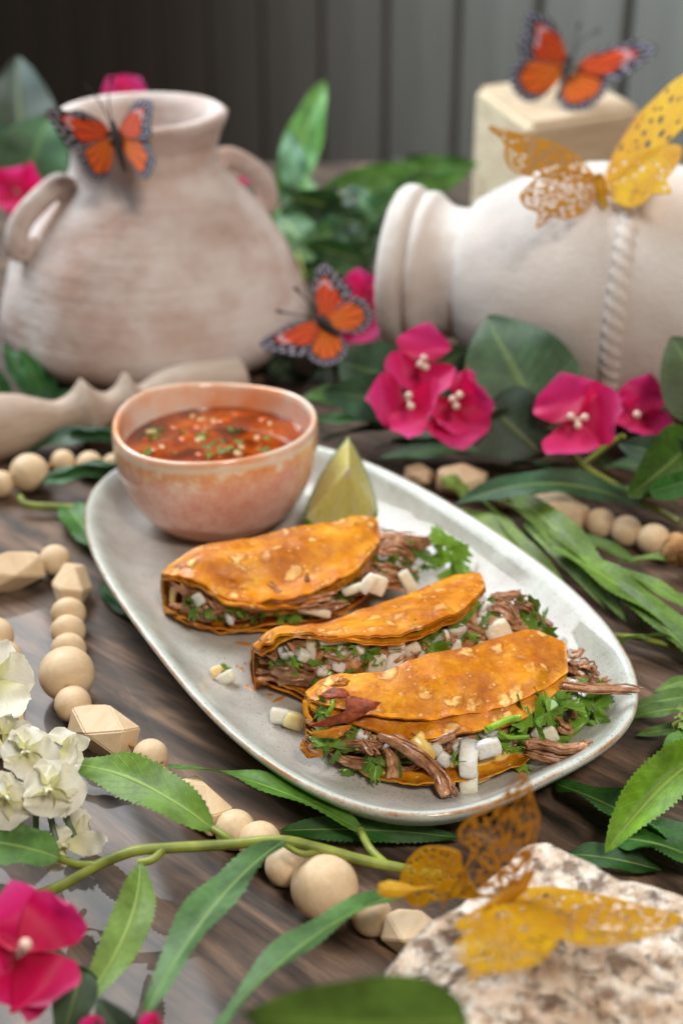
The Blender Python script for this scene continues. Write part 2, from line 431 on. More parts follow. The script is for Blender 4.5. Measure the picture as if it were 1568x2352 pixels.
# ================================================================== SETTING
# table top with an eased edge
poly = [(-1.25, -.45), (.95, -.45), (.95, .62), (.52, 1.26), (-1.25, 1.26)]
bm = bmesh.new()
f = bm.faces.new([bm.verts.new((x, y, 0)) for x, y in poly]); r = bmesh.ops.extrude_face_region(bm, geom=[f])
for v in r['geom']:
    if isinstance(v, bmesh.types.BMVert): v.co.z = -.035
bmesh.ops.recalc_face_normals(bm, faces=bm.faces)
bmesh.ops.bevel(bm, geom=[e for e in bm.edges], offset=.004, segments=2, affect='EDGES')
me = bpy.data.meshes.new('table'); bm.to_mesh(me); bm.free(); me.materials.append(M['table'])
table = link(bpy.data.objects.new('table', me)); tag(table, 'dark stained wooden table top with glossy clear coat', 'table', kind='structure')

# ribbed board wall standing at an angle behind the table
def wallpt(px):
    d = ray(px, 200); A = Vector((.279, 1.735, 0)); D = Vector((-.70, .775, 0)).normalized(); nrm = Vector((D.y, -D.x, 0))
    t = (A-CAM).dot(nrm)/d.dot(nrm)
    return A, D, (CAM+d*t-A).dot(D)
A, D, s1 = wallpt(1425); s0 = wallpt(735)[2]
bw = (s0-s1)/4
NRM = Vector((-D.y, D.x, 0))
if NRM.y > 0: NRM = -NRM
wm = Matrix(((D.x, NRM.x, 0, A.x), (D.y, NRM.y, 0, A.y), (0, 0, 1, 0), (0, 0, 0, 1)))
smin, smax = s1-6*bw, s1+17*bw
bx = [(-.0, -.03), (1, -.03), (1, -.006), (0, -.006)]
vs = [(smin, -.03, -.9), (smax, -.03, -.9), (smax, -.012, -.9), (smin, -.012, -.9)]
vs += [(x, y, 1.1) for x, y, z in vs]
BOXF = [(0, 3, 2, 1), (4, 5, 6, 7), (0, 1, 5, 4), (1, 2, 6, 5), (2, 3, 7, 6), (3, 0, 4, 7)]
wall = mobj('wall', [wm @ Vector(v) for v in vs], BOXF, M['wall_gap'], smooth=False)
tag(wall, 'wall of upright grey brown boards behind the table', 'wall', kind='structure')
gap = bw*.085
pr = [(gap/2, -.012), (gap/2, -.003), (gap/2+.004, .0), (bw-gap/2-.004, .0), (bw-gap/2, -.003), (bw-gap/2, -.012)]
vs = [(x, y, z) for z in (-.9, 1.1) for x, y in pr]
fs = [(i, (i+1) % 6, 6+(i+1) % 6, 6+i) for i in range(6)]+[(5, 4, 3, 2, 1, 0), (6, 7, 8, 9, 10, 11)]
pm = mdata('plank', vs, fs, M['board'], smooth=False)
for k in range(-6, 17):
    o = mobj('plank', None, None, None, wall, me=pm)
    o.matrix_basis = wm @ Matrix.Translation((s1+k*bw, 0, 0))

# ================================================================== PLATE
PC = Vector((-.0034, .503, 0)); PTH = R(-60.35); PA, PB, PN = .1463, .0832, 2.9; PZ = .0215
meas = [(200,1150),(207,1230),(245,1330),(310,1430),(380,1530),(480,1640),(600,1740),(720,1815),(820,1850),(920,1868),(1010,1868),(1120,1850),(1220,1815),(1330,1755),(1400,1700),(1450,1640),(1467,1580),(1450,1515),(1400,1440),(1300,1340),(1180,1250),(1050,1165),(950,1105),(880,1075),(215,1115),(240,1092)]
def sup(u, v): return ((abs(u)/PA)**PN+(abs(v)/PB)**PN)**(1/PN)
rows, rhs = [], []
def harm(a): return [1]+[fn(k*a) for k in (1, 2, 3, 4) for fn in (math.cos, math.sin)]
def pl_local(p):
    d = p-PC; c, s = math.cos(PTH), math.sin(PTH)
    return d.x*c+d.y*s, -d.x*s+d.y*c
for q in meas:
    u, v = pl_local(at(*q, PZ)); rows.append(harm(math.atan2(v/PB, u/PA))); rhs.append(sup(u, v)-1)
A_ = np.array(rows); hc = np.linalg.solve(A_.T@A_+np.eye(9)*.6, A_.T@np.array(rhs))
def plate_outline(n):
    out = []
    for i in range(n):
        t = 2*PI*i/n; u, v = PA*math.cos(t), PB*math.sin(t)
        k = (1+float(np.dot(hc, harm(t))))/sup(u, v)
        out.append((u*k, v*k))
    return out
OUT = plate_outline(160)
def plate_pt(u, v, z):
    c, s = math.cos(PTH), math.sin(PTH)
    return Vector((PC.x+u*c-v*s, PC.y+u*s+v*c, z))
prof = []   # (mode, inset, z)
for k in (0.0, .2, .4, .6, .8, 1.0): prof.append(('s', k, .0065))
for ins, z in ((.027, .0066), (.0225, .0072), (.0165, .0096), (.0108, .0142), (.0066, .0182), (.0036, .0208), (.0020, .0217), (.0009, .0219), (.0, .0214), (-.0002, .0203), (.0012, .0178), (.005, .0130), (.011, .0075), (.019, .0028), (.025, .0009), (.028, .0004), (.031, .0012), (.05, .0016)):
    prof.append(('i', ins, z))
V, UVp = [], []
mp_ = len(prof)
OUTn = []
for i in range(160):
    a, b = Vector(OUT[i-1]), Vector(OUT[(i+1) % 160]); t = (b-a).normalized(); OUTn.append((t.y, -t.x))
for i in range(160):
    for j, (mode, k, z) in enumerate(prof):
        ins = .034 if mode == 's' else k
        u = OUT[i][0]-OUTn[i][0]*ins; v = OUT[i][1]-OUTn[i][1]*ins
        if mode == 's': u *= max(k, .001); v *= max(k, .001)
        wob = .0004*math.sin(5*2*PI*i/160+1)+.0003*math.sin(3*2*PI*i/160)
        V.append(plate_pt(u, v, z+(wob if j > 8 and j < 18 else 0))); UVp.append((i/160, j/(mp_-1)))
plate = mobj('plate', V, grid_faces(160, mp_, cu=True), M['plate'], uv=UVp)
tag(plate, 'oval grey green glazed stoneware plate carrying three tacos and a bowl', 'plate')

# ================================================================== BOWL AND BROTH
rc = (at(258, 965, .058)+at(728, 972, .058))/2
BC = Vector((rc.x, .5885, .0068)); BR = .0462
bp = [(.0, .0014), (.016, .0012), (.020, .0), (.0235, .0004), (.029, .0040), (.0355, .0100), (.0405, .0180), (.0440, .0275), (.0458, .0370), (.0463, .0450), (.0462, .0490), (.0456, .0512), (.0446, .0519), (.0434, .0512), (.0428, .0490), (.0427, .0440), (.0420, .0350), (.0395, .0240), (.034, .0130), (.024, .0070), (.0, .0055)]
bp = [tuple(p) for p in cat_rom(bp, 60)]
V, UVp = [], []
n = 96
for i in range(n):
    a = 2*PI*i/n
    for j, (r_, z) in enumerate(bp):
        k = 1+.012*math.sin(2*a+.8)+.008*math.sin(3*a+2)
        zz = z+(z/.05)**3*(.0010*math.sin(a*2+2.4)+.0007*math.sin(3*a))
        V.append((max(r_, 0)*k*math.cos(a), max(r_, 0)*k*math.sin(a), zz)); UVp.append((i/n, j/59))
bowl = mobj('bowl', V, grid_faces(n, 60, cu=True), M['bowl'], uv=UVp)
bowl.location = BC
tag(bowl, 'small pink and orange glazed bowl of red broth at the far end of the plate', 'bowl')
broth = thing('broth', BC+Vector((0, 0, .0385)), 'dark red broth with oil and chopped herbs filling the small bowl', 'broth')
V = [(0, 0, 0)]; rings = 10
for j in range(1, rings+1):
    for i in range(64):
        a = 2*PI*i/64; r_ = .0424*j/rings
        V.append((r_*math.cos(a)*(1+.012*math.sin(2*a+.8)), r_*math.sin(a)*(1+.012*math.sin(2*a+.8)), .0004 if j == rings else 0))
F_ = [(0, 1+i, 1+(i+1) % 64) for i in range(64)]
for j in range(rings-1):
    for i in range(64):
        a0 = 1+j*64; F_.append((a0+i, a0+64+i, a0+64+(i+1) % 64, a0+(i+1) % 64))
o = mobj('liquid', [Vector(v)+broth.location for v in V], F_, M['broth'], broth)
def disc_mesh(name, mat, seed):
    v = [(0, 0, .22)]; rs = random.Random(seed)
    k1, k2 = rs.uniform(0, 6), rs.uniform(0, 6)
    for j, (rr, z) in enumerate(((.6, .17), (1, 0), (1, -.2))):
        for i in range(12):
            a = 2*PI*i/12; q = rr*(1+.2*math.sin(2*a+k1)+.12*math.sin(3*a+k2)); v.append((q*math.cos(a), q*math.sin(a), z))
    f = [(0, 1+i, 1+(i+1) % 12) for i in range(12)]
    for j in range(2):
        for i in range(12): f.append((1+j*12+i, 13+j*12+i, 13+j*12+(i+1) % 12, 1+j*12+(i+1) % 12))
    return mdata(name, v, f, mat)
oilm = [disc_mesh('oil_drop', M['oil'], s) for s in range(3)]+[disc_mesh('oil_drop', M['oil_yellow'], s) for s in (4, 5)]
rs = random.Random(3)
for k in range(34):
    a = rs.uniform(0, 2*PI); r_ = .037*math.sqrt(rs.random())
    o = mobj('oil_drop', None, None, None, broth, me=oilm[rs.choice((0, 1, 2, 0, 1, 3, 4))])
    s = rs.uniform(.0008, .0036)
    o.matrix_basis = Matrix.Translation(broth.location+Vector((r_*math.cos(a), r_*math.sin(a), .0002))) @ Matrix.Rotation(rs.uniform(0, 6), 4, 'Z') @ Matrix.Diagonal((s, s*rs.uniform(.6, 1), .0012, 1))

# ------------------------------------------------------------------ small food meshes
def onion_mesh(seed, arc=False):
    rs = random.Random(seed)
    bm = bmesh.new(); bmesh.ops.create_cube(bm, size=1.0)
    bmesh.ops.subdivide_edges(bm, edges=bm.edges[:], cuts=5 if arc else 3, use_grid_fill=True)
    sx, sy, sz = (1, rs.uniform(.75, 1), rs.uniform(.7, .95)) if not arc else (2.1, 1.0, .50)
    for v in bm.verts:
        d = Vector(v.co); v.co = d.lerp(d.normalized()*.62, .27)
        v.co.x *= sx; v.co.y *= sy; v.co.z *= sz
        v.co.x += v.co.y*rs.uniform(-.02, .02)+.2*v.co.z*rs.choice((-1, 1))*.3
        v.co += .10*mnoise.noise_vector(v.co*1.7+Vector((seed, seed*2, 0)))
        v.co.z += (-.45 if arc else .16)*(v.co.x**2)
    for _ in range(2 if arc else 1): bmesh.ops.smooth_vert(bm, verts=bm.verts[:], factor=.45, use_axis_x=True, use_axis_y=True, use_axis_z=True)
    me = bpy.data.meshes.new('onion_cube'); bm.to_mesh(me); bm.free(); me.materials.append(M['onion'])
    me.polygons.foreach_set('use_smooth', [True]*len(me.polygons)); return me
ONI = [onion_mesh(s) for s in range(5)]; ARC = [onion_mesh(20+s, True) for s in range(3)]
def onion(parent, p, size, rot=None, arc=False, tint=(1, 1, 1, 1), name='onion_cube', sc=(1, 1, 1)):
    o = mobj(name, None, None, None, parent, me=random.choice(ARC if arc else ONI))
    q = rot if rot is not None else Quaternion((rnd(-1, 1), rnd(-1, 1), rnd(-1, 1), rnd(-1, 1))).normalized()
    o.matrix_basis = Matrix.Translation(p) @ q.to_matrix().to_4x4() @ Matrix.Diagonal((size*1.25*sc[0], size*1.25*sc[1], size*1.25*sc[2], 1))
    o.color = tint; return o
def cil_mesh(seed):
    rs = random.Random(seed); v = [(0, 0, 0)]; nn = 44; ph = rs.uniform(0, 6); cu = rs.uniform(.3, .9)
    for j, k in enumerate((.35, .7, 1.0)):
        for i in range(nn):
            a = -2.35+4.7*i/(nn-1)
            lob = .42+.58*abs(math.cos(1.34*a))**.8
            ser = 1+(.16*math.sin(i*2.1)+.10*math.sin(i*3.7+ph))*j*.5
            r_ = k*lob*ser
            v.append((r_*math.cos(a), r_*math.sin(a), .20*k*math.sin(4*a+ph)+cu*k*k*(.5*math.cos(2.7*a+ph)-.3)))
    f = [(0, 1+i, 2+i) for i in range(nn-1)]
    for j in range(2): f += [(1+j*nn+i, 1+(j+1)*nn+i, 2+(j+1)*nn+i, 2+j*nn+i) for i in range(nn-1)]
    return mdata('cilantro_leaf', v, f, M['cilantro'])
CIL = [cil_mesh(s) for s in range(7)]
def cil(parent, p, size, face=None, spread=.9, tint=None, name='cilantro_leaf'):
    nrm = ((CAM-Vector(p)).normalized() if face is None else Vector(face))+rvec(spread)
    q = nrm.normalized().to_track_quat('Z', 'Y') @ Quaternion((0, 0, 1), rnd(0, 6.28))
    o = mobj(name, None, None, None, parent, me=random.choice(CIL))
    o.matrix_basis = Matrix.Translation(p) @ q.to_matrix().to_4x4() @ Matrix.Diagonal((size, size*rnd(.7, 1), size, 1))
    k = rnd(.35, 1.0) if tint is None else tint; size *= .62
    o.color = (k*.95, k, k*rnd(.6, 1), 1); return o
def cstem(parent, a, b, r_=.0009):
    a, b = Vector(a), Vector(b); mid = (a+b)/2+rvec(.002)
    v, f = tube(cat_rom([a, mid, b], 7), r_, 6); o = mobj('cilantro_stem', v, f, M['cilantro'], parent); o.color = (1.2, 1.15, 1, 1); return o
def strand(parent, pts, r0, r1=None, seed=0, flat=.55, n=18, name='meat_strand'):
    r1 = r0*.6 if r1 is None else r1
    r0 *= .86; r1 *= .86
    P = cat_rom(pts, n); rad = [(r0+(r1-r0)*i/(n-1))*(1+.18*mnoise.noise(Vector((i*.6, seed, 0))))*(1 if 0 < i < n-1 else .45) for i in range(n)]
    v, f = tube(P, rad, 16, flat, .5, seed, up=(.2, -.4, 1))
    ln = sum((Vector(P[i+1])-Vector(P[i])).length for i in range(n-1))/.01
    for i in range(n):
        for k in range(16):
            g = 1+.11*math.cos(4*2*PI*k/16+seed+i*.07)+.06*math.cos(7*2*PI*k/16+seed*2)
            c_ = Vector(P[i]); v[i*16+k] = c_+(v[i*16+k]-c_)*g
    UVs = [(i/(n-1)*ln+seed, k/16) for i in range(n) for k in range(16)]
    if r0 > .0015:
        rs_ = random.Random(seed*7+1)
        for e in range(7):
            off = Vector((rs_.uniform(-1, 1), rs_.uniform(-1, 1), rs_.uniform(-.6, 1)))*r0*1.05
            a0 = rs_.uniform(-.12, .3); a1 = rs_.uniform(.7, 1.14); Q = []
            for i in range(10):
                t = (a0+(a1-a0)*i/9)*(n-1); i0 = int(min(max(t, 0), n-2)); u = t-i0
                Q.append(Vector(P[i0]).lerp(Vector(P[i0+1]), u)+off*(1+.5*mnoise.noise(Vector((i*.5, e, seed))))+Vector((mnoise.noise(Vector((i*.4, e, seed+9))), mnoise.noise(Vector((i*.4, e+5, seed))), 0))*r0*.5)
            rr_ = r0*rs_.uniform(.16, .38); v2, f2 = tube(Q, [rr_*(.5 if i in (0, 9) else 1) for i in range(10)], 7, .7, .4, seed+e)
            b0 = len(v); v += v2; f += [tuple(x+b0 for x in t) for t in f2]; UVs += [(i*.2+seed+e, k/7) for i in range(10) for k in range(7)]
    return mobj(name, v, f, M['meat'], parent, uv=UVs)
for k in range(40):
    a = rs.uniform(0, 2*PI); r_ = .035*math.sqrt(rs.random()); p = broth.location+Vector((r_*math.cos(a), r_*math.sin(a), .0006))
    if k % 3: cil(broth, p, rs.uniform(.0025, .0042), (0, 0, 1), .25, rs.uniform(.5, .9))
    else: onion(broth, p+Vector((0, 0, -.0004)), rs.uniform(.0018, .0032), tint=rs.choice([(1, .42, .10, 1), (.9, .60, .18, 1), (.45, .60, .12, 1), (.8, .35, .08, 1)]), sc=(1.2, .8, .5), rot=Quaternion((0, 0, 1), rs.uniform(0, 6)))

# ================================================================== TACOS
class Taco:
    def __init__(s, st, label, seed, rr=.0088, dent=None, trim2=.13):
        s.seed = seed; s.tr = trim2; n = 56; nc = 40
        F3 = [at(*q[0]) for q in st]; T3 = [at(*q[1]) for q in st]; B3 = [at(*q[2]) for q in st]
        s.F, s.T, s.B = ([Vector(p) for p in cat_rom(x, n)] for x in (F3, T3, B3))
        ax = (F3[-1]-F3[0]); ax.z = 0; ax.normalize(); s.ax = ax; s.back = Vector((-ax.y, ax.x, 0))
        if s.back.y < 0: s.back = -s.back
        s.n = n
        base = sum((Vector(p) for p in s.B), Vector())/n; base.z = .0068
        s.root = thing('taco', base, label, 'taco', 'fried tacos on the oval plate')
        def surf(off, shift, trim, ns):
            rows = []
            for i in range(n):
                F, T, B = s.F[i], s.T[i], s.B[i]
                e = min(1, min(i, n-1-i)/7.0); e = math.sqrt(e)
                zb = .0072
                back = s.back*(rr*(.45+.55*e))
                K1 = Vector((F.x, F.y, zb+.002))+back*.55
                K2 = Vector((F.x, F.y, (F.z+zb)/2))+back*1.05
                K3 = F+back*.35+Vector((0, 0, -.0012))
                Mt_ = F.lerp(T, .5)+Vector((0, 0, .0014*e))
                Bm = B.lerp(K1, .5); Bm.z = min(Bm.z, zb+.0015)
                T2 = T+(T-Mt_)*(trim+.05*mnoise.noise(Vector((i*.25, ns*9+seed, 2)))+.018*mnoise.noise(Vector((i*.8, ns*9+seed, 2)))); B2 = B+(B-Bm)*trim*.5
                crv = [Vector(p) for p in cat_rom([B2, Bm, K1, K2, K3, F, Mt_, T2], nc)]
                nr = []
                for j, p in enumerate(crv):
                    t = crv[min(j+1, nc-1)]-crv[max(j-1, 0)]; nn = t.cross(s.ax); nn.normalize()
                    if nn.dot(p-(F.lerp(B, .5)+Vector((0, 0, .004)))) < 0 and j > nc*.3: nn = nn
                    nr.append(nn)
                row = []
                for j, p in enumerate(crv):
                    q = Vector((p.x*1, p.y, p.z))*60+Vector((ns*3.3, seed, 0))
                    d = .0019*mnoise.noise(q*.8)+.0006*mnoise.noise(q*2.7)+.0003*mnoise.noise(q*6)
                    if dent and j > nc*.62:
                        wv = (j/(nc-1)-.62)/.38; uu = i/(n-1); bu = math.exp(-((uu-dent[0])/dent[1])**2)
                        d += bu*(.0028*math.exp(-((wv-.50)/.10)**2)-.0050*math.exp(-((wv-.76)/.13)**2))
                    edge = max(0, 1-min(j, nc-1-j)/4.0)
                    d += edge*(.0015*mnoise.noise(Vector((i*.33, ns*5+seed, 1)))+.0005*mnoise.noise(Vector((i*.9, ns*5+seed, 3))))
                    row.append((p, nr[j], d))
                rows.append(row)
            return rows
        def solid(name, rows, off, th):
            V = []
            for lay in (off, off-th):
                for i, row in enumerate(rows):
                    for j, (p, nn, d) in enumerate(row):
                        q = p+nn*s.sgn*(lay+d)
                        if q.z < .0069: q.z = .0069+.1*(q.z-.0069) if lay == off else .0078
                        V.append(q)
            m0 = n*nc; f = grid_faces(n, nc); fb = [tuple(x+m0 for x in reversed(t)) for t in f]
            rim = [i*nc for i in range(n)]+[(n-1)*nc+j for j in range(1, nc)]+[i*nc+nc-1 for i in range(n-2, -1, -1)]+[j for j in range(nc-2, 0, -1)]
            side = [(rim[k], rim[(k+1) % len(rim)], rim[(k+1) % len(rim)]+m0, rim[k]+m0) for k in range(len(rim))]
            o = mobj(name, V, f+fb+side, M['tortilla'], s.root); return o
        rows = surf(0, 0, 0.0, 1); c = sum((p for p, _, _ in rows[n//2]), Vector())/nc
        k = rows[n//2][int(nc*.9)]; s.sgn = 1 if k[1].z > 0 else -1
        solid('tortilla', rows, .0, .0010)
        rows2 = surf(0, 0, trim2, 2); solid('tortilla', rows2, -.0018, .0010)
        # lumpy meat bed filling the mouth
        V = []; nb, mb = 44, 12
        for i in range(nb):
            u = .08+.87*i/(nb-1); F, T, B = s.pt(s.F, u), s.pt(s.T, u), s.pt(s.B, u)
            for j in range(mb):
                a = j/(mb-1); lo = B.lerp(F, .26); hi = T.lerp(F, .14); lo.z = .0115; hi.z -= .0030+s.tr*.005
                p = lo.lerp(hi, a)-s.back*(.0042*math.sin(PI*a))
                q = p*170; p = p+(CAM-p).normalized()*(.0026*mnoise.noise(q)+.0018*mnoise.noise(q*2.6)+.0009*mnoise.noise(q*5))
                V.append(p)
        mobj('meat_filling', V, grid_faces(nb, mb), M['meat'], s.root)
    def pt(s, C, u):
        x = u*(s.n-1); i = min(int(x), s.n-2); return C[i].lerp(C[i+1], x-i)
    def mouth(s, u, w, out=0.0):
        F, T, B = s.pt(s.F, u), s.pt(s.T, u), s.pt(s.B, u)
        lo = B.lerp(F, .20); lo.z = .0125; hi = T.lerp(F, .10); hi.z = T.z-.004-s.tr*.006
        return lo.lerp(hi, w)+s.back*(-out)
    def fill(s, nm, no, nc, u0=.06, u1=.97):
        for k in range(nm):
            u = rnd(u0, u1); w = rnd(.15, .85); p = s.mouth(u, w, -.001)
            d = s.ax*rnd(-1, 1)+s.back*rnd(-.5, .2)+Vector((0, 0, rnd(-.6, .5))); d.normalize(); ln = rnd(.006, .016)
            strand(s.root, [p-d*ln*.6+s.back*.004, p+rvec(.001)-s.back*rnd(.001, .004), p+d*ln*.5+rvec(.002)], rnd(.0011, .0021), seed=k+s.seed*50)
        for k in range(no):
            u = rnd(u0+.05, u1); p = s.mouth(u, rnd(.3, .95), rnd(.0005, .004))
            t = rnd(.82, 1.0); onion(s.root, p, rnd(.0030, .0044), arc=(k % 5 == 0), tint=(t, t*.97, t*.88, 1))
        for k in range(nc):
            u = rnd(u0, u1); p = s.mouth(u, rnd(.25, .95), rnd(.0, .003)); cil(s.root, p, rnd(.0035, .0062), tint=rnd(.45, 1.15))
st3 = [((703,1598,.028),(712,1610,.030),(706,1690,.012)), ((765,1568,.034),(775,1626,.0315),(765,1735,.010)), ((880,1548,.036),(880,1648,.0300),(890,1785,.009)),
       ((1000,1512,.037),(985,1652,.0295),(1000,1796,.009)), ((1110,1482,.037),(1090,1634,.029),(1120,1776,.009)), ((1215,1457,.036),(1210,1604,.0285),(1220,1726,.010)), ((1298,1482,.031),(1303,1546,.0275),(1305,1612,.012))]
st2 = [((582,1482,.028),(594,1490,.032),(583,1530,.014)), ((640,1446,.033),(660,1456,.039),(640,1584,.010)), ((760,1426,.034),(774,1460,.040),(780,1632,.009)),
       ((860,1398,.034),(872,1462,.040),(890,1640,.009)), ((950,1366,.034),(970,1438,.040),(1000,1620,.009)), ((1040,1328,.034),(1058,1400,.039),(1110,1570,.010)), ((1103,1316,.033),(1114,1346,.036),(1180,1490,.012))]
st1 = [((372,1318,.028),(382,1318,.031),(380,1404,.012)), ((440,1276,.033),(452,1335,.032),(440,1438,.010)), ((530,1252,.034),(530,1374,.029),(530,1453,.009)),
       ((630,1232,.034),(640,1376,.029),(640,1446,.009)), ((735,1208,.034),(735,1352,.029),(750,1420,.009)), ((815,1190,.034),(812,1312,.029),(830,1385,.010)), ((866,1192,.031),(874,1240,.029),(880,1330,.012))]
t3 = Taco(st3, 'nearest fried taco with blistered orange shell, charred torn corner and hanging meat', 11, trim2=.46)
t2 = Taco(st2, 'middle fried taco with wide open mouth full of diced onion', 22)
t1 = Taco(st1, 'farthest fried taco beside the bowl, shell folded nearly shut', 33, dent=(.5, .30))
t3.fill(60, 16, 46, .10, .96); t2.fill(84, 16, 54, .13, .95); t1.fill(44, 6, 22, .12, .95)

# hero pieces of the near taco
def zz3(x, y): return (669.7+x*.3125, 1437.4+y*.3125)
def zz4(x, y): return (1012.7+x*.3125, 1404.7+y*.3125)
def PZ3(x, y, z): return at(*zz3(x, y), z)
def PZ4(x, y, z): return at(*zz4(x, y), z)
r3 = t3.root
strand(r3, [PZ3(640, 800, .024), PZ3(800, 860, .024), PZ3(950, 960, .020), PZ3(1050, 1060, .015), PZ3(1110, 1180, .011), PZ3(1150, 1250, .0095)], .0027, .0033, 1, .7, 26)
strand(r3, [PZ3(1010, 1030, .015), PZ3(1080, 1120, .012), PZ3(1180, 1210, .0095)], .0022, .0026, 2, .8)
strand(r3, [PZ3(690, 890, .020), PZ3(730, 960, .018), PZ3(745, 1050, .013), PZ3(740, 1130, .0095)], .0022, .0031, 3, .7)
strand(r3, [PZ3(540, 760, .024), PZ3(530, 830, .022), PZ3(560, 900, .020), PZ3(600, 940, .018)], .0024, .0018, 4, .6)
strand(r3, [PZ3(440, 700, .025), PZ3(470, 780, .023), PZ3(490, 860, .020), PZ3(475, 915, .018)], .0011, .0008, 5, .6)
strand(r3, [PZ3(360, 860, .020), PZ3(480, 850, .021), PZ3(620, 870, .021), PZ3(690, 830, .023)], .0020, .0018, 6, .6)
strand(r3, [PZ3(300, 930, .014), PZ3(420, 1000, .012), PZ3(600, 1010, .013), PZ3(760, 960, .016)], .0022, .0020, 7, .6)
strand(r3, [PZ3(880, 830, .024), PZ3(1000, 870, .022), PZ3(1110, 830, .024), PZ3(1200, 790, .026)], .0022, .0016, 8, .6)
strand(r3, [PZ4(880, 545, .026), PZ4(1050, 562, .0265), PZ4(1250, 572, .0262), PZ4(1455, 582, .0262)], .0019, .0015, 9, .75, 24)
strand(r3, [PZ4(950, 310, .022), PZ4(1000, 320, .023), PZ4(1045, 275, .024)], .0018, .0010, 10, .6)
strand(r3, [PZ4(930, 420, .024), PZ4(1010, 430, .025), PZ4(1080, 500, .022)], .0040, .0026, 11, .7)
strand(r3, [PZ4(1050, 490, .021), PZ4(1130, 530, .019), PZ4(1215, 515, .019)], .0026, .0016, 12, .6)
strand(r3, [PZ4(620, 960, .018), PZ4(760, 975, .018), PZ4(880, 1010, .017), PZ4(1000, 1000, .017), PZ4(1080, 980, .018)], .0022, .0022, 13, .7, 24)
strand(r3, [PZ4(630, 1020, .014), PZ4(760, 1060, .013), PZ4(900, 1090, .012), PZ4(1000, 1060, .013), PZ4(1140, 1020, .015)], .0026, .0030, 14, .75, 26)
strand(r3, [PZ4(900, 640, .019), PZ4(960, 700, .016), PZ4(970, 790, .013)], .0024, .0020, 15, .7)
strand(r3, [PZ4(830, 760, .020), PZ4(870, 800, .018), PZ4(880, 830, .016)], .0010, .0008, 16, .7)
strand(r3, [PZ4(850, 830, .015), PZ4(900, 860, .013), PZ4(950, 890, .0105)], .0030, .0026, 17, .7)
strand(r3, [PZ3(130, 860, .020), PZ3(180, 900, .018), PZ3(260, 930, .015)], .0024, .0020, 18, .6)
def facecam(ang, tilt=0.0, px_=0.0):
    q = Quaternion((1, 0, 0), PI/2-PITCH+tilt)
    return q @ Quaternion((0, 0, 1), ang)
onion(r3, PZ3(1300, 960, .019), 0.0052, facecam(1.5, -.5), True, (1, .98, .9, 1), sc=(1.05, 1.0, .8))
onion(r3, PZ3(1300, 1130, .0115), 0.0043, facecam(1.57, -.3), True, (1, .93, .7, 1), sc=(1.1, 1.2, .8))
onion(r3, PZ3(1440, 900, .020), 0.0062, facecam(.3, .2), False, (1, 1, 1, 1), sc=(1.15, .8, .6))
onion(r3, PZ3(1040, 910, .020), 0.0052, facecam(.7, .2), False, (1, .97, .85, 1), sc=(1, .9, .6))
onion(r3, PZ3(1120, 980, .0165), 0.0046, facecam(.9, .3), False, (1, 1, .94, 1), sc=(.8, 1.2, .6))
onion(r3, PZ4(370, 890, .021), 0.0042, facecam(-.2, .4), False, (1, 1, .95, 1), sc=(1.1, .7, .6))
onion(r3, PZ4(790, 910, .015), 0.0049, facecam(.5, .2), False, (1, .92, .75, 1), sc=(1, 1, .7))
onion(r3, PZ4(700, 890, .018), 0.0032, facecam(.9, .2), False, (1, .95, .85, 1))
# melted cheese draped over the lower shell
def blob(parent, name, mat, pts, rads, seed=0):
    v, f = tube(cat_rom(pts, 22), [float(x[0]) for x in cat_rom([(r_,) for r_ in rads], 22)], 14, .5, .25, seed, up=(0, -.5, 1)); return mobj(name, v, f, mat, parent)
blob(r3, 'melted_cheese', M['cheese'], [PZ4(20, 1120, .0115), PZ4(150, 1150, .0108), PZ4(300, 1110, .0108), PZ4(430, 1070, .0112), PZ4(520, 1040, .012)], [.003, .0062, .0066, .0056, .002], 3)
blob(r3, 'melted_cheese', M['cheese'], [PZ3(480, 1010, .0108), PZ3(600, 1050, .010), PZ3(800, 1080, .0100), PZ3(950, 1080, .010)], [.002, .0036, .0036, .002], 5)
blob(r3, 'melted_cheese', M['cheese'], [PZ3(900, 810, .025), PZ3(960, 880, .022), PZ3(1000, 950, .019), PZ3(980, 1000, .017)], [.0030, .0042, .003, .001], 6)
# cilantro of the near taco
for (x, y, z, s) in [(600, 760, .024, .0085), (680, 800, .023, .009), (780, 740, .024, .0095), (640, 850, .021, .008), (440, 980, .017, .006), (580, 990, .014, .007), (560, 1060, .012, .007), (900, 700, .021, .008),
                     (1040, 640, .019, .0085), (1120, 700, .017, .009), (1080, 800, .013, .009), (1150, 840, .012, .008), (1000, 600, .022, .006), (1160, 620, .020, .006), (860, 650, .023, .006), (930, 1130, .012, .003), (250, 880, .022, .005), (90, 1090, .014, .004), (870, 910, .011, .006), (1020, 690, .015, .008)]:
    cil(r3, PZ4(x, y, z), s, spread=.7, tint=rnd(.8, 1.15) if x < 900 else rnd(.6, 1.0))
for (x, y, z, s) in [(250, 590, .030, .0055), (300, 545, .032, .0045), (270, 640, .029, .004), (260, 880, .021, .0075), (340, 900, .019, .0075), (230, 850, .022, .005), (360, 740, .026, .004), (620, 1010, .015, .0065), (580, 990, .016, .005), (800, 1010, .015, .005), (450, 1030, .010, .005), (960, 1080, .0105, .0045), (1200, 990, .019, .0035)]:
    cil(r3, PZ3(x, y, z), s, spread=.6, tint=rnd(.45, .85))
cstem(r3, PZ4(330, 870, .026), PZ4(580, 780, .026), .0013); cstem(r3, PZ4(420, 880, .024), PZ4(640, 920, .020), .0009)
cstem(r3, PZ3(255, 660, .028), PZ3(310, 520, .033), .0008)
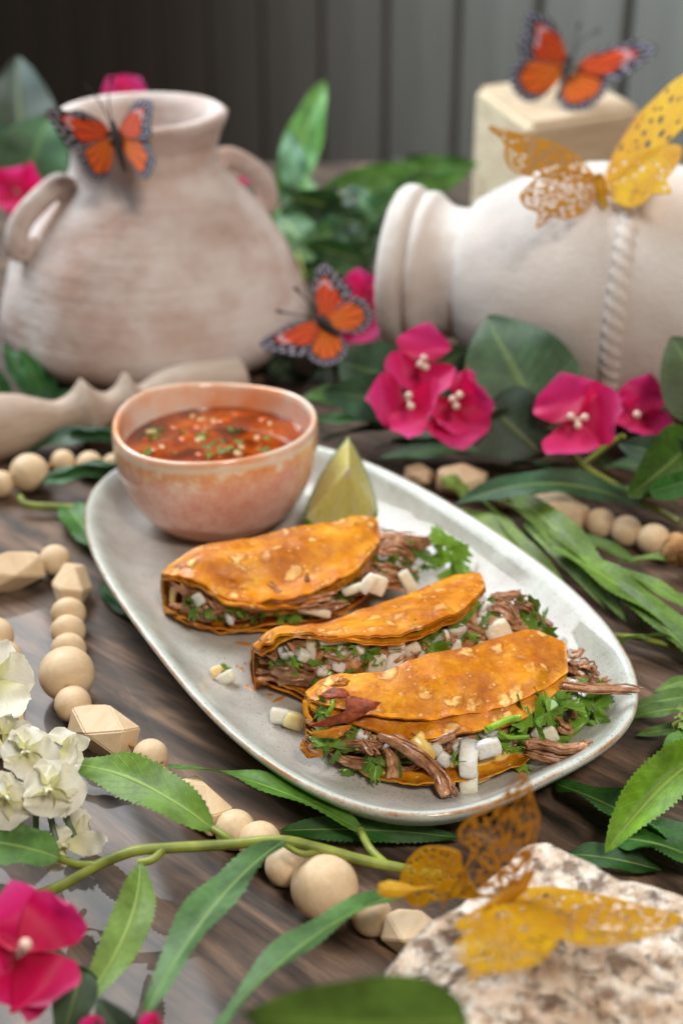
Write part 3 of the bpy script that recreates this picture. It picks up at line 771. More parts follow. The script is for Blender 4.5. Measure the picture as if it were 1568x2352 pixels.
# torn charred corner of the shell
def shard(parent, pts, th, mat, seed, name='torn_shell'):
    pts = [Vector(p) for p in pts]; pts = [p+(CAM-p).normalized()*.0042 for p in pts]; c = sum(pts, Vector())/len(pts)
    ring = [Vector(p) for p in closed_rom(pts, 26)]
    nrm = Vector()
    for i in range(len(ring)): nrm += (ring[i]-c).cross(ring[(i+1) % 26]-c)
    nrm.normalize()
    if nrm.dot(CAM-c) < 0: nrm = -nrm
    V = []
    for lay in (0, -th):
        V.append(c+nrm*(lay+.0006))
        for k in (.5, 1.0):
            for i, p in enumerate(ring):
                q = c.lerp(p, k*(1+.28*mnoise.noise(Vector((i*.9, seed, 0)))))
                V.append(q+nrm*(lay+.0009*mnoise.noise(q*260+Vector((seed, 0, 0)))))
    F_ = []
    for b, s in ((0, 1), (53, -1)):
        for i in range(26):
            t = (b, b+1+i, b+1+(i+1) % 26); F_.append(t[::s]); t = (b+1+i, b+27+i, b+27+(i+1) % 26, b+1+(i+1) % 26); F_.append(t[::s])
    for i in range(26): F_.append((27+i, 80+i, 80+(i+1) % 26, 27+(i+1) % 26))
    return mobj(name, V, F_, mat, parent)
shard(r3, [PZ3(115, 745, .0265), PZ3(250, 680, .030), PZ3(400, 620, .0335), PZ3(400, 520, .0365), PZ3(520, 530, .0365), PZ3(640, 580, .0350), PZ3(560, 640, .0325), PZ3(440, 700, .0300), PZ3(250, 740, .0275)], .0012, M['charred_tortilla'], 1)
shard(r3, [PZ3(215, 500, .0340), PZ3(300, 455, .0360), PZ3(400, 470, .0360), PZ3(420, 520, .0350), PZ3(330, 530, .0345), PZ3(250, 530, .0340)], .0008, M['charred_tortilla'], 2)
shard(r3, [PZ3(290, 440, .039), PZ3(350, 385, .041), PZ3(420, 395, .0405), PZ3(400, 440, .039)], .0014, M['tortilla'], 3)
shard(r3, [PZ3(60, 870, .016), PZ3(140, 850, .018), PZ3(220, 890, .017), PZ3(240, 950, .014), PZ3(110, 970, .0125)], .0014, M['tortilla'], 4)
shard(r3, [PZ3(140, 790, .024), PZ3(280, 760, .0265), PZ3(430, 740, .0275), PZ3(400, 780, .026), PZ3(330, 830, .0235), PZ3(200, 820, .0225)], .0014, M['tortilla'], 5)
strand(r3, [PZ3(100, 540, .033), PZ3(110, 640, .029), PZ3(150, 700, .027)], .0012, .0009, 30, .6, name='tortilla_edge').data.materials[0] = M['tortilla']

# hero pieces of the middle taco
def mouth_z(st, px, py):
    tx, ty, tz = zip(*[q[1] for q in st]); bx_, by, bz = zip(*[q[2] for q in st])
    y0, z0 = np.interp(px, tx, ty), np.interp(px, tx, tz); y1, z1 = np.interp(px, bx_, by), np.interp(px, bx_, bz)
    w = min(1, max(0, (py-y0)/(y1-y0))); return float(z0+(z1-z0)*w)-.0015
def PZ2(x, y, z):
    px, py = 555.3+x*.3646, 1274+y*.3646
    return at(px, py, mouth_z(st2, px, py))
r2 = t2.root
for (x, y, s, a, sc, arc, t) in [(440, 590, .0068, 1.57, (1.25, .6, .7), False, (.95, .88, .6, 1)), (320, 600, .0060, .2, (1.3, .7, .6), False, (1, .95, .92, 1)), (625, 650, .0058, 1.3, (1.5, .9, .6), False, (1, 1, .97, 1)),
        (730, 630, .0060, .05, (1, .85, .6), False, (1, 1, .95, 1)), (530, 690, .0056, .6, (1.1, .9, .6), False, (1, 1, .96, 1)), (850, 690, .0070, 1.4, (1.1, .9, .6), False, (.93, .88, .78, 1)), (960, 670, .0070, 1.35, (1.15, .9, .6), False, (.98, .95, .88, 1)),
        (970, 570, .0054, .2, (1, .9, .6), False, (.95, .85, .7, 1)), (1070, 595, .0054, .5, (1, .8, .6), False, (.95, .82, .6, 1)), (1115, 655, .0058, .9, (1.2, .5, .6), False, (1, .97, .9, 1)), (1320, 580, .0060, .05, (1, .8, .6), False, (.98, .95, .9, 1)),
        (1470, 450, .0060, .4, (1, .9, .6), False, (.95, .95, .9, 1)), (580, 540, .006, .1, (1.5, .5, .6), False, (1, .98, .95, 1)), (700, 700, .0050, .1, (1.2, .5, .5), False, (.95, .95, .85, 1))]:
    onion(r2, PZ2(x, y, .026-(y-600)*.00006), s, facecam(a, rnd(-.2, .3)), arc, t, sc=sc)
for (x, y, s) in [(200, 600, .004), (580, 580, .0075), (480, 660, .005), (650, 570, .006), (760, 570, .006), (1150, 530, .009), (1200, 560, .008), (1190, 600, .0075), (1280, 480, .007), (640, 740, .008), (700, 720, .006), (1030, 680, .0075), (560, 790, .008), (600, 690, .005), (1420, 440, .0105), (1450, 500, .0095), (1480, 530, .008), (1380, 500, .0075), (1500, 410, .006), (890, 600, .0065)]:
    cil(r2, PZ2(x, y, .026-(y-600)*.00005), s, spread=.6, tint=rnd(.55, 1.05))
cstem(r2, PZ2(470, 720, .022), PZ2(490, 620, .026), .0011); cstem(r2, PZ2(210, 740, .018), PZ2(205, 660, .022), .0012); cstem(r2, PZ2(1310, 520, .029), PZ2(1400, 560, .027), .0008)
for k, (pts, ra) in enumerate([([(230, 670, .022), (330, 650, .023), (450, 680, .022)], .0026), ([(250, 740, .018), (380, 720, .019), (520, 750, .018)], .0028), ([(290, 780, .015), (420, 790, .015), (560, 790, .015)], .0024), ([(330, 570, .027), (400, 560, .027)], .002), ([(640, 790, .016), (760, 770, .017), (800, 740, .019)], .0022), ([(180, 700, .020), (260, 690, .022), (360, 700, .021)], .0022), ([(200, 760, .016), (300, 730, .0185), (420, 745, .018)], .0024), ([(420, 620, .025), (520, 640, .024), (620, 620, .025)], .0022), ([(260, 630, .025), (340, 640, .0245), (400, 620, .025)], .0022), ([(420, 700, .021), (540, 720, .020), (660, 760, .0175)], .0024), ([(230, 800, .014), (330, 790, .015), (450, 810, .0145)], .0022)]):
    strand(r2, [PZ2(*p) for p in pts], ra, ra*.8, 60+k, .7)
# spill at the far ends (right side) of the middle and far tacos
def spill(root, pts, meats, seed):
    for k, (a, b, c_, ra) in enumerate(meats): strand(root, [at(*a), at(*b), at(*c_)], ra, ra*.6, seed+k, .65)
    for (px, py, z, s) in pts: cil(root, at(px, py, z), s, spread=.7, tint=rnd(.4, .8))
spill(r2, [(1190, 1405, .026, .0075), (1235, 1420, .024, .009), (1245, 1440, .020, .008), (1130, 1400, .030, .007), (1165, 1395, .028, .006)],
      [((1125, 1370, .032), (1165, 1368, .032), (1195, 1362, .031), .0022), ((1110, 1395, .030), (1150, 1400, .030), (1180, 1430, .026), .0024), ((1140, 1380, .031), (1170, 1390, .030), (1190, 1420, .027), .0018), ((1180, 1385, .029), (1215, 1400, .027), (1232, 1430, .022), .0020),
       ((1120, 1430, .027), (1170, 1445, .024), (1220, 1450, .020), .0040), ((1170, 1450, .020), (1220, 1465, .016), (1262, 1440, .016), .0042), ((1200, 1430, .020), (1240, 1425, .018), (1268, 1440, .016), .0034)], 300)
onion(r2, at(1145, 1452, .025), .0075, facecam(.5, .1), tint=(.95, .85, .72, 1), sc=(1, .95, .7))
r1 = t1.root
spill(r1, [(905, 1300, .024, .0075), (900, 1275, .026, .006), (960, 1280, .022, .009), (985, 1285, .018, .007), (930, 1260, .026, .006), (870, 1330, .022, .006), (940, 1310, .020, .007)],
      [((870, 1230, .030), (920, 1235, .030), (985, 1240, .026), .0026), ((880, 1250, .029), (930, 1250, .028), (975, 1258, .024), .0028), ((870, 1270, .028), (910, 1265, .028), (950, 1290, .022), .0024), ((960, 1262, .022), (985, 1245, .024), (995, 1232, .025), .0018), ((880, 1310, .022), (920, 1320, .019), (960, 1325, .015), .0036), ((830, 1340, .023), (880, 1335, .021), (940, 1345, .015), .0034), ((600, 1385, .026), (680, 1385, .025), (760, 1372, .025), .0022), ((680, 1400, .020), (730, 1402, .020), (790, 1390, .021), .0022), ((430, 1370, .022), (470, 1372, .022), (540, 1385, .020), .0022)], 400)
for (px, py, z, s, a, sc, t) in [(845, 1340, .027, .0060, .9, (1.2, .8, .6), (1, 1, .9, 1)), (868, 1345, .025, .0060, 1.2, (1.1, .9, .6), (.95, .88, .8, 1)), (815, 1352, .024, .0058, .3, (1.4, .5, .6), (.95, .9, .7, 1)), (720, 1402, .020, .0068, -.25, (1.7, .5, .6), (.98, .85, .6, 1)), (935, 1335, .020, .0058, -1.1, (1.4, .7, .6), (.95, .9, .75, 1))]:
    onion(r1, at(px, py, z), s, facecam(a, .1), tint=t, sc=sc)
for (px, py, z, s) in [(480, 1390, .021, .0085), (520, 1395, .020, .0075), (455, 1392, .021, .006), (540, 1410, .016, .0065), (590, 1414, .017, .004), (530, 1380, .023, .005), (800, 1350, .022, .007), (660, 1405, .018, .004)]:
    cil(r1, at(px, py, z), s, spread=.6, tint=rnd(.45, .8))
blob(r1, 'melted_cheese', M['cheese'], [at(560, 1398, .017), at(620, 1400, .018), at(700, 1388, .020), at(760, 1380, .021)], [.002, .003, .003, .001], 12)
blob(r1, 'melted_cheese', M['cheese'], [at(395, 1380, .016), at(402, 1350, .024), at(425, 1325, .029)], [.002, .0024, .002], 13)
# loose bits on the plate
sp = thing('cilantro_sprig', at(1030, 1310, .0075), 'loose bright cilantro leaf leaning between the far and middle tacos', 'herb')
for (px, py, z, s) in [(1025, 1262, .022, .0105), (1035, 1285, .016, .0095), (1018, 1250, .026, .008), (1040, 1300, .012, .008)]: cil(sp, at(px, py, z), s, spread=.35, tint=1.1)
cstem(sp, at(1032, 1312, .008), at(1028, 1270, .020), .001)
lb = thing('onion_bit', at(516, 1562, .0068), 'diced onion bit with green fleck on the plate before the middle taco', 'food bit', 'loose onion bits on the plate')
onion(lb, at(520, 1556, .0095), .0056, facecam(.5, .2), tint=(.95, .92, .72, 1), sc=(1.05, .85, .7)); cil(lb, at(518, 1538, .0125), .0028, spread=.3, tint=.7)
onion(lb, at(503, 1545, .0098), .0045, facecam(.2), tint=(1, .62, .25, 1))
lb2 = thing('onion_bit', at(660, 1668, .0068), 'curved pale onion bit with greasy yellow end lying left of the nearest taco', 'food bit', 'loose onion bits on the plate')
onion(lb2, at(650, 1645, .0098), .0062, facecam(-.2, .2), tint=(1, .95, .84, 1), sc=(1.2, .9, .7)); onion(lb2, at(676, 1655, .0095), .0062, facecam(-.4, .2), tint=(.9, .72, .3, 1), sc=(1, 1, .7))
gr = thing('grease_spots', at(610, 1500, .0067), 'tiny orange grease splashes on the plate around the middle taco', 'grease')
gm = disc_mesh('grease_drop', M['grease'], 9)
for px, py, s_ in [(560, 1478, .0021), (598, 1556, .0026), (640, 1606, .0018), (720, 1746, .0024), (790, 1778, .0020), (1330, 1700, .0022), (1060, 1818, .0024), (470, 1470, .0016)]:
    o = mobj('grease_drop', None, None, None, gr, me=gm)
    o.matrix_basis = Matrix.Translation(at(px, py, .00652)) @ Matrix.Rotation(rnd(0, 6), 4, 'Z') @ Matrix.Diagonal((s_*1.6, s_*.6, .00025, 1))
for k in range(34):
    px, py = rnd(505, 690), rnd(1440, 1640)
    if px > 560+(py-1440)*.6: continue
    o = mobj('grease_drop', None, None, None, gr, me=gm); s = rnd(.0004, .0011)
    o.matrix_basis = Matrix.Translation(at(px, py, .00655)) @ Matrix.Rotation(rnd(0, 6), 4, 'Z') @ Matrix.Diagonal((s*rnd(1, 1.8), s, .00035, 1))

# ================================================================== LIME WEDGE
lw = thing('lime_wedge', at(790, 1200, .0068), 'cut lime wedge standing behind the far taco next to the bowl', 'lime')
LCc = CAM+ray(800, 1077)*((.565)/ray(800, 1077).y)
LA = CAM+ray(800, 1003)*(.592/ray(800, 1003).y)
e1, e2, e3 = LA-LCc, at(700, 1190, .020)-LCc, at(866, 1180, .020)-LCc
nt_, nr_ = 20, 12
for p, q in ((e1, e2), (e1, e3), (e2, e3)):
    V, U = [], []
    for i in range(nt_+1):
        a = PI/2*i/nt_
        for j in range(nr_+1):
            k = j/nr_; bulge = .0006*math.sin(PI*k)*math.sin(a*6)
            V.append(LCc+(p*math.cos(a)+q*math.sin(a))*k+(CAM-LCc).normalized()*bulge); U.append((k, i/nt_))
    mobj('flesh', V, grid_faces(nt_+1, nr_+1), M['lime_flesh'], lw, uv=U)
V = []
for i in range(nt_+1):
    b = PI/2*i/nt_
    for j in range(nt_+1):
        a = PI/2*j/nt_
        V.append(LCc+(e1*math.sin(b)+(e2*math.cos(a)+e3*math.sin(a))*math.cos(b))*1.035)
mobj('rind', V, grid_faces(nt_+1, nt_+1), M['lime_rind'], lw)

# ================================================================== POTS
jar = thing('clay_jar', (0, 0, 0), 'squat whitewashed clay jar with two loop handles behind the bowl', 'jar')
JY = .815
def jz(py): return CAMH-JY*math.tan(PITCH-math.atan((1176-py)/FPX))
def jr(wpx, py):
    z = jz(py); return wpx/2*(JY*CS+(CAMH-z)*SN)/FPX
JC = at(352, 830, 0); JX = (352-784)/FPX*(JY*CS+(CAMH-.05)*SN)
jp = [(396, 252), (388, 268), (355, 300), (338, 340), (352, 385), (424, 425), (522, 480), (622, 560), (680, 640), (704, 715), (700, 775), (665, 825), (590, 866), (500, 890)]
outer = [(jr(wd, py), max(jz(py), .0)) for wd, py in jp]
outer = [(float(a), float(b)) for a, b in cat_rom(outer, 50)]
zb = outer[-1][1]; outer = [(r_, (z-zb)*outer[0][1]/(outer[0][1]-zb)) for r_, z in outer]
outer = [(r_*(1-.30*max(0, (.030-z)/.030)**2), z) for r_, z in outer]
ztop = outer[0][1]; r0 = outer[0][0]
inner = [(r0-.003, ztop+.0022), (r0-.007, ztop+.0012), (r0-.011, ztop-.006), (r0-.016, ztop-.022), (r0-.013, ztop-.04), (r0+.005, ztop-.07), (r0+.015, .02), (.0, .012)]
prof_j = [(0.0, 0.0)]+[(max(r_, 0), max(z, 0)) for r_, z in reversed(outer)]+inner
V, F_ = lathe(prof_j, 96)
V = [Vector(v) for v in V]
for i, v in enumerate(V):
    d = Vector((v.x, v.y, 0))
    k = .0016*mnoise.noise(v*38)+.0005*mnoise.noise(Vector((v.x*20, v.y*20, v.z*130)))
    if d.length > .01: V[i] = v+d.normalized()*k
jb = mobj('body', V, F_, M['clay'], jar)
def loop_handle(p0, p1, outw, r_, parent, mat, sag=.0):
    p0, p1, outw = Vector(p0), Vector(p1), Vector(outw)
    pts = [p0, p0+outw*.8+(p0-p1)*.22, (p0+p1)/2+outw*1.45+(p0-p1)*.16, p1+outw*.85+(p0-p1)*.02, p1]
    v, f = tube(cat_rom(pts, 24), [r_*(1.25 if i in (0, 1, 22, 23) else 1) for i in range(24)], 14, .8, .12, 3, up=(0, 1, .1)); return mobj('handle', v, f, mat, parent)
# jar local space is upright; tilt slightly to the left with an overall transform baked into its parts
hl = Vector((-math.cos(R(31)), -math.sin(R(31)), 0)); hr_ = Vector((math.cos(R(34)), math.sin(R(34)), 0))
def jrad(z):
    return min(outer, key=lambda q: abs(q[1]-z) + (0 if q[1] < ztop*.75 else .02))[0]
za, zb2 = .107, .079
hs = [loop_handle(hl*(jrad(za)-.002)+Vector((0, 0, za)), hl*(jrad(zb2)-.003)+Vector((0, 0, zb2)), hl*.0145, .0066, jar, M['clay']),
      loop_handle(hr_*(jrad(za)-.002)+Vector((0, 0, za)), hr_*(jrad(zb2)-.004)+Vector((0, 0, zb2)), hr_*.0165, .0066, jar, M['clay'])]
jar.location = (JX, JY, 0); jar.rotation_euler = (0, R(-.4), 0)
for o in [jb]+hs: o.matrix_parent_inverse = Matrix.Identity(4)
jar.location.z = -.002

# amphora lying on its side
am = thing('amphora', (0, 0, 0), 'white plaster amphora lying on its side with its lip pointing left', 'amphora')
LIP, AB = Vector((.030, .772, .068)), Vector((.152, .733, .068))
adir = (AB-LIP).normalized()
ap = [(.0, .004), (.030, .003), (.041, .0005), (.0455, .003), (.0465, .008), (.0452, .0125), (.0410, .0140), (.0412, .0155), (.0438, .0175), (.0434, .022), (.0400, .0255), (.0366, .032), (.0362, .0405), (.0385, .0425), (.0425, .046), (.0490, .056), (.0565, .070), (.0625, .086), (.0660, .104), (.0678, .125), (.0680, .150), (.0655, .180), (.058, .215), (.044, .25), (.030, .27), (.0, .272)]
ap = [(float(a), float(b)) for a, b in cat_rom(ap, 110)]
V, F_ = lathe([(max(a, 0), b) for a, b in ap], 96)
V = [Vector(v) for v in V]
for i, v in enumerate(V):
    d = Vector((v.x, v.y, 0))
    if d.length > .01: V[i] = v+d.normalized()*(.0007*mnoise.noise(v*60)+.0004*mnoise.noise(v*180))
ab = mobj('body', V, F_, M['plaster'], am)
# twisted rope band
V = []; nn = 420; mm = 12; sr = .132
for i in range(nn):
    a = 2*PI*i/nn
    for k in range(mm):
        b = 2*PI*k/mm
        tw = b-30*a
        rr = .0028*(1+.32*math.cos(2*b+0)*0+.30*abs(math.cos(tw)))
        rad = .0675+rr*math.cos(b)
        V.append((rad*math.cos(a), rad*math.sin(a), sr+rr*1.5*math.sin(b)))
rb = mobj('rope_band', V, grid_faces(nn, mm, True, True), M['plaster'], am)
am.rotation_mode = 'QUATERNION'; am.rotation_quaternion = adir.to_track_quat('Z', 'Y'); am.location = LIP
for o in (ab, rb): o.matrix_parent_inverse = Matrix.Identity(4)

# wooden block behind the amphora
ZB = .112
c0, c1, c2 = at(1214, 287, ZB), at(1091, 197, ZB), at(1476, 246, ZB)
c3 = c1+(c2-c0); c3.z = ZB
bm = bmesh.new()
vv = [bm.verts.new((p.x, p.y, z)) for z in (0.0, ZB) for p in (c0, c2, c3, c1)]
for f in BOXF: bm.faces.new([vv[i] for i in f])
bmesh.ops.recalc_face_normals(bm, faces=bm.faces)
bmesh.ops.bevel(bm, geom=bm.edges[:], offset=.004, segments=3, affect='EDGES')
me = bpy.data.meshes.new('wooden_block'); bm.to_mesh(me); bm.free(); me.materials.append(M['block_wood'])
blk = link(bpy.data.objects.new('wooden_block', me)); tag(blk, 'pale wooden block standing behind the white amphora under a butterfly', 'block')

# turned wooden pestle lying behind the bowl
pes = None
pa, pb_ = at(-60, 990, .0175), at(556, 890, .0175)
pdir = pb_-pa; pl = pdir.length
def seg(pts, n_): return [(float(a), float(b)) for a, b in cat_rom(pts, n_)]
pp = [(.0, 0.0)]+seg([(.0190, .0), (.0178, .08), (.0150, .18), (.0100, .27), (.0092, .31), (.0122, .36), (.0184, .403)], 22)+seg([(.0182, .406), (.0118, .445), (.0092, .482), (.0118, .525), (.0182, .565)], 16)+seg([(.0180, .568), (.0126, .590), (.0104, .612), (.0125, .645), (.0155, .70), (.0176, .78), (.0178, .88), (.0170, .985)], 22)+[(.0160, 1.0), (.0, 1.0)]
V, F_ = lathe([(r_, t*pl) for r_, t in pp], 64)
pes = mobj('wooden_pestle', V, F_, M['turned_wood'])
pes.rotation_mode = 'QUATERNION'; pes.rotation_quaternion = pdir.normalized().to_track_quat('Z', 'Y'); pes.location = pa
md = pes.modifiers.new('edge', 'EDGE_SPLIT'); md.split_angle = R(40)
tag(pes, 'pale turned wooden pestle with sharp ridges lying between bowl and clay jar', 'pestle')

# ================================================================== BEAD GARLANDS
def bead_meshes():
    pr = [(.16, -1.0*.985)]+[(math.sin(a), -math.cos(a)) for a in np.linspace(.17, PI-.17, 26)]+[(.12, .90), (.11, 0), (.12, -.90)]
    v, f = lathe([(float(a), float(b)) for a, b in pr], 36)
    f += [(i*len(pr)+len(pr)-1, ((i+1) % 36)*len(pr)+len(pr)-1, ((i+1) % 36)*len(pr), i*len(pr)) for i in range(36)]
    rm = mdata('round_bead', v, f, M['bead_wood'])
    bm = bmesh.new(); h = .72; Lx = 1.0
    vs = [(h, 0, Lx), (0, h, Lx), (-h, 0, Lx), (0, -h, Lx), (h, h, 0), (-h, h, 0), (-h, -h, 0), (h, -h, 0), (h, 0, -Lx), (0, h, -Lx), (-h, 0, -Lx), (0, -h, -Lx)]
    bv = [bm.verts.new((x*1.0, y*1.0, z)) for x, y, z in vs]
    for f_ in [(0, 1, 2, 3), (8, 11, 10, 9), (0, 4, 8, 7), (1, 5, 9, 4), (2, 6, 10, 5), (3, 7, 11, 6), (0, 1, 4), (1, 2, 5), (2, 3, 6), (3, 0, 7), (8, 4, 9), (9, 5, 10), (10, 6, 11), (11, 7, 8)]:
        bm.faces.new([bv[i] for i in f_])
    bmesh.ops.recalc_face_normals(bm, faces=bm.faces)
    bmesh.ops.bevel(bm, geom=bm.edges[:], offset=.05, segments=2, affect='EDGES')
    fm = bpy.data.meshes.new('faceted_bead'); bm.to_mesh(fm); bm.free(); fm.materials.append(M['bead_wood'])
    return rm, fm
RB, FB = bead_meshes()
def garland(label, beads, extra_string=True):
    """beads: (kind, px, py, size px across, length factor, roll)"""
    P = []
    for b in beads:
        kind, px, py, sz = b[:4]
        r_ = .5*sz*depth(at(px, py, .009))/FPX
        zc = r_ if kind == 'r' else r_*.92
        P.append((at(px, py, zc), r_))
    g = thing('bead_garland', (P[0][0].x, P[0][0].y, 0), label, 'bead garland', 'wooden bead garlands')
    for i, b in enumerate(beads):
        p, r_ = P[i]
        q0 = P[i-1][0] if i > 0 else p+(p-P[i+1][0]); q1 = P[i+1][0] if i+1 < len(P) else p+(p-P[i-1][0])
        d = (q1-q0).normalized()
        if len(b) > 6 and b[6]: d = (at(*b[6][2:], p.z)-at(*b[6][:2], p.z)).normalized()
        lf = b[4] if len(b) > 4 else 1.0; roll = b[5] if len(b) > 5 else rnd(0, 6)
        o = mobj('round_bead' if b[0] == 'r' else 'faceted_bead', None, None, None, g, me=RB if b[0] == 'r' else FB)
        s = r_*.97 if b[0] == 'r' else r_*1.18
        o.matrix_basis = Matrix.Translation(p) @ (d.to_track_quat('Z', 'Y') @ Quaternion((0, 0, 1), roll)).to_matrix().to_4x4() @ Matrix.Diagonal((s, s, s*lf*(1 if b[0] == 'r' else .847), 1))
    v, f = tube(cat_rom([p for p, _ in P], len(P)*6), .0007, 6); mobj('string', v, f, M['rope_fibre'], g)
    return g
garland('long wooden bead garland curving along the left front of the plate', [
    ('f', 24, 1314, 84, 1.75, .5, (-60, 1335, 90, 1296)), ('r', 127, 1287, 76), ('f', 166, 1345, 80, 1.5, .6, (172, 1280, 156, 1415)), ('r', 158, 1410, 84, .75), ('r', 157, 1450, 84, .8), ('r', 158, 1492, 84, .75),
    ('r', 154, 1548, 131), ('r', 168, 1617, 88), ('f', 238, 1678, 106, 1.5, .35, (150, 1640, 330, 1722)), ('r', 346, 1738, 86), ('f', 466, 1850, 98, 1.6, .6, (400, 1780, 530, 1900)), ('r', 541, 1906, 98), ('r', 597, 1936, 104),
    ('r', 655, 1990, 98), ('r', 745, 2037, 160), ('r', 855, 2104, 98), ('f', 950, 2148, 104, 1.3, .3)])
garland('wooden bead garland behind the bowl at the left edge, under the pestle', [('r', 2, 1112, 66), ('r', 68, 1086, 92), ('r', 145, 1060, 58), ('r', 206, 1067, 64), ('r', 262, 1070, 60)])
garland('short run of wooden beads at the left edge behind white petals', [('r', -10, 1460, 88), ('r', 8, 1512, 90, .8), ('r', 2, 1560, 94, .8), ('f', 10, 1660, 110, 1.3)])
gr_ = garland('wooden bead garland with knotted tassel on the table right of the plate', [('f', 960, 1092, 50, 1.2, .3), ('f', 1060, 1105, 74, 1.5, .6, (970, 1092, 1140, 1115)), ('r', 1160, 1140, 60), ('f', 1280, 1178, 86, 1.5, .5, (1180, 1150, 1370, 1204)), ('r', 1378, 1202, 73), ('r', 1437, 1220, 75), ('r', 1500, 1240, 78)])
kp = [at(1535, 1256, .006), at(1552, 1240, .014), at(1575, 1262, .016), at(1560, 1285, .008), at(1538, 1272, .012), at(1562, 1250, .018), at(1590, 1275, .010)]
v, f = tube(cat_rom(kp, 60), .0036, 10, 1, .2, 5); mobj('knot', v, f, M['rope_fibre'], gr_)
for k in range(9):
    a = at(1570+k*2, 1265+k*3, .008+.003*(k % 3)); b = at(1680, 1250+k*16, .004)
    v, f = tube(cat_rom([a, (a+b)/2+Vector((0, 0, .004)), b], 10), .0011, 6); mobj('tassel_thread', v, f, M['rope_fibre'], gr_)

# ================================================================== LEAVES AND FLOWERS
GL, GM, GD, GB, GK = lin('8dbb4a'), lin('5f9a3a'), lin('3f7a35'), lin('5f8a6a'), lin('2f5a2c')
def leaf(parent, base, tip, width, arch=.0, side=.0, roll=0.0, fold=.25, serr=.10, col=GM, shape='lance', n=64, name='leaf', mat='leaf', curl=0.0, ripple=.05, face=None):
    base, tip = Vector(base), Vector(tip); d = tip-base; ln = d.length
    upn = Vector((0, 0, 1)) if face is None else Vector(face).normalized()
    sv = d.normalized().cross(upn)
    if sv.length < .05: sv = d.normalized().cross(Vector((0, 1, 0)))
    sv.normalize(); nv = sv.cross(d.normalized())
    if curl == 0.0 and mat == 'leaf': curl = rnd(-.55, .55); ripple = .08
    mid = (base+tip)/2+nv*arch+sv*side
    V, U = [], []; m_ = 7; sdn = rnd(0, 50)
    for i in range(n):
        t = i/(n-1)
        p = base*(1-t)**2+mid*2*t*(1-t)+tip*t*t
        tg = (-2*base*(1-t)+2*mid*(1-2*t)+2*tip*t).normalized()
        s = tg.cross(nv*math.cos(roll+curl*t)+sv*math.sin(roll+curl*t)); s.normalize(); nn = s.cross(tg)
        if shape == 'lance': wd = math.sin(PI*min(1, t**.85))**.72
        elif shape == 'ovate': wd = math.sin(PI*t**.62)**.75
        elif shape == 'petal': wd = math.sin(PI*(.05+.95*t)**.95)**.62
        else: wd = math.sin(PI*(.03+.97*t)**.92)**.85
        wd = max(wd, .02)*width/2
        for j in range(m_):
            v = -1+2*j/(m_-1)
            k = 1+(serr*(1 if i % 2 else -.35)*(.45+1.1*random.random()) if abs(v) > .99 else 0)
            rp = ripple*width*(abs(v)**1.5)*math.sin(t*14+sdn+(2 if v > 0 else 0))
            V.append(p+s*(v*wd*k)+nn*(abs(v)*fold*wd+rp)); U.append((t, .5+.5*v))
    o = mobj(name, V, grid_faces(n, m_), M[mat], parent, uv=U); kk = rnd(.88, 1.1); o.color = (col[0]*kk, col[1]*kk, col[2]*kk, 1); return o
def lp(parent, a, b, wpx, **kw):
    A_, B_ = at(*a), at(*b); return leaf(parent, A_, B_, px2m(wpx, (A_+B_)/2), **kw)
def stem(parent, pts, r_, mat='stem', name='stem'):
    v, f = tube(cat_rom([at(*p) for p in pts], len(pts)*7), r_, 8); return mobj(name, v, f, M[mat], parent)
def vine(label, loc): return thing('leafy_vine', loc, label, 'vine', 'artificial willow leaf vines')

# front vine
v1 = vine('front leafy vine with curved olive stem crossing the beads below the plate', at(370, 1950, 0))
stem(v1, [(60, 2065, .012), (140, 2035, .016), (230, 1985, .020), (310, 1955, .023), (400, 1947, .023), (520, 1940, .022), (640, 1930, .024), (720, 1945, .022), (830, 1975, .018), (940, 1998, .014), (1010, 2010, .012)], .0017)
stem(v1, [(640, 1930, .024), (690, 1960, .022), (730, 1955, .021)], .0010)
stem(v1, [(488, 1903, .023), (515, 1920, .023), (540, 1936, .022)], .0013)
stem(v1, [(318, 1982, .022), (350, 1975, .023), (378, 1950, .023)], .0013)
stem(v1, [(132, 1970, .020), (180, 1985, .020), (225, 1987, .020)], .0013)
stem(v1, [(828, 1908, .012), (850, 1950, .016), (885, 1985, .016)], .0014)
lp(v1, (490, 1905, .023), (160, 1756, .018), 112, arch=.012, roll=-.25, col=lin('8fbe4c'), serr=.09)
lp(v1, (830, 1908, .012), (385, 1762, .010), 84, arch=.012, roll=.15, col=lin('74ad42'))
lp(v1, (655, 1930, .026), (335, 2330, .030), 112, arch=.010, roll=.35, fold=.35, col=lin('6fa15c'), side=.004)
lp(v1, (322, 1982, .024), (170, 2330, .012), 92, arch=.006, roll=-.5, col=lin('94bd56'), side=-.012)
lp(v1, (138, 1972, .022), (-60, 1935, .020), 108, arch=.004, roll=-.15, col=lin('77b050'), fold=.18)
lp(v1, (925, 2052, .028), (470, 2400, .030), 104, arch=.012, roll=.3, col=lin('69a052'), fold=.32, side=.005)
lp(v1, (640, 1908, .006), (1060, 1925, .004), 62, arch=.004, roll=.4, col=lin('3e7f30'))
lp(v1, (180, 1782, .004), (310, 1778, .006), 40, arch=.003, roll=.2, col=lin('4f8f55'))
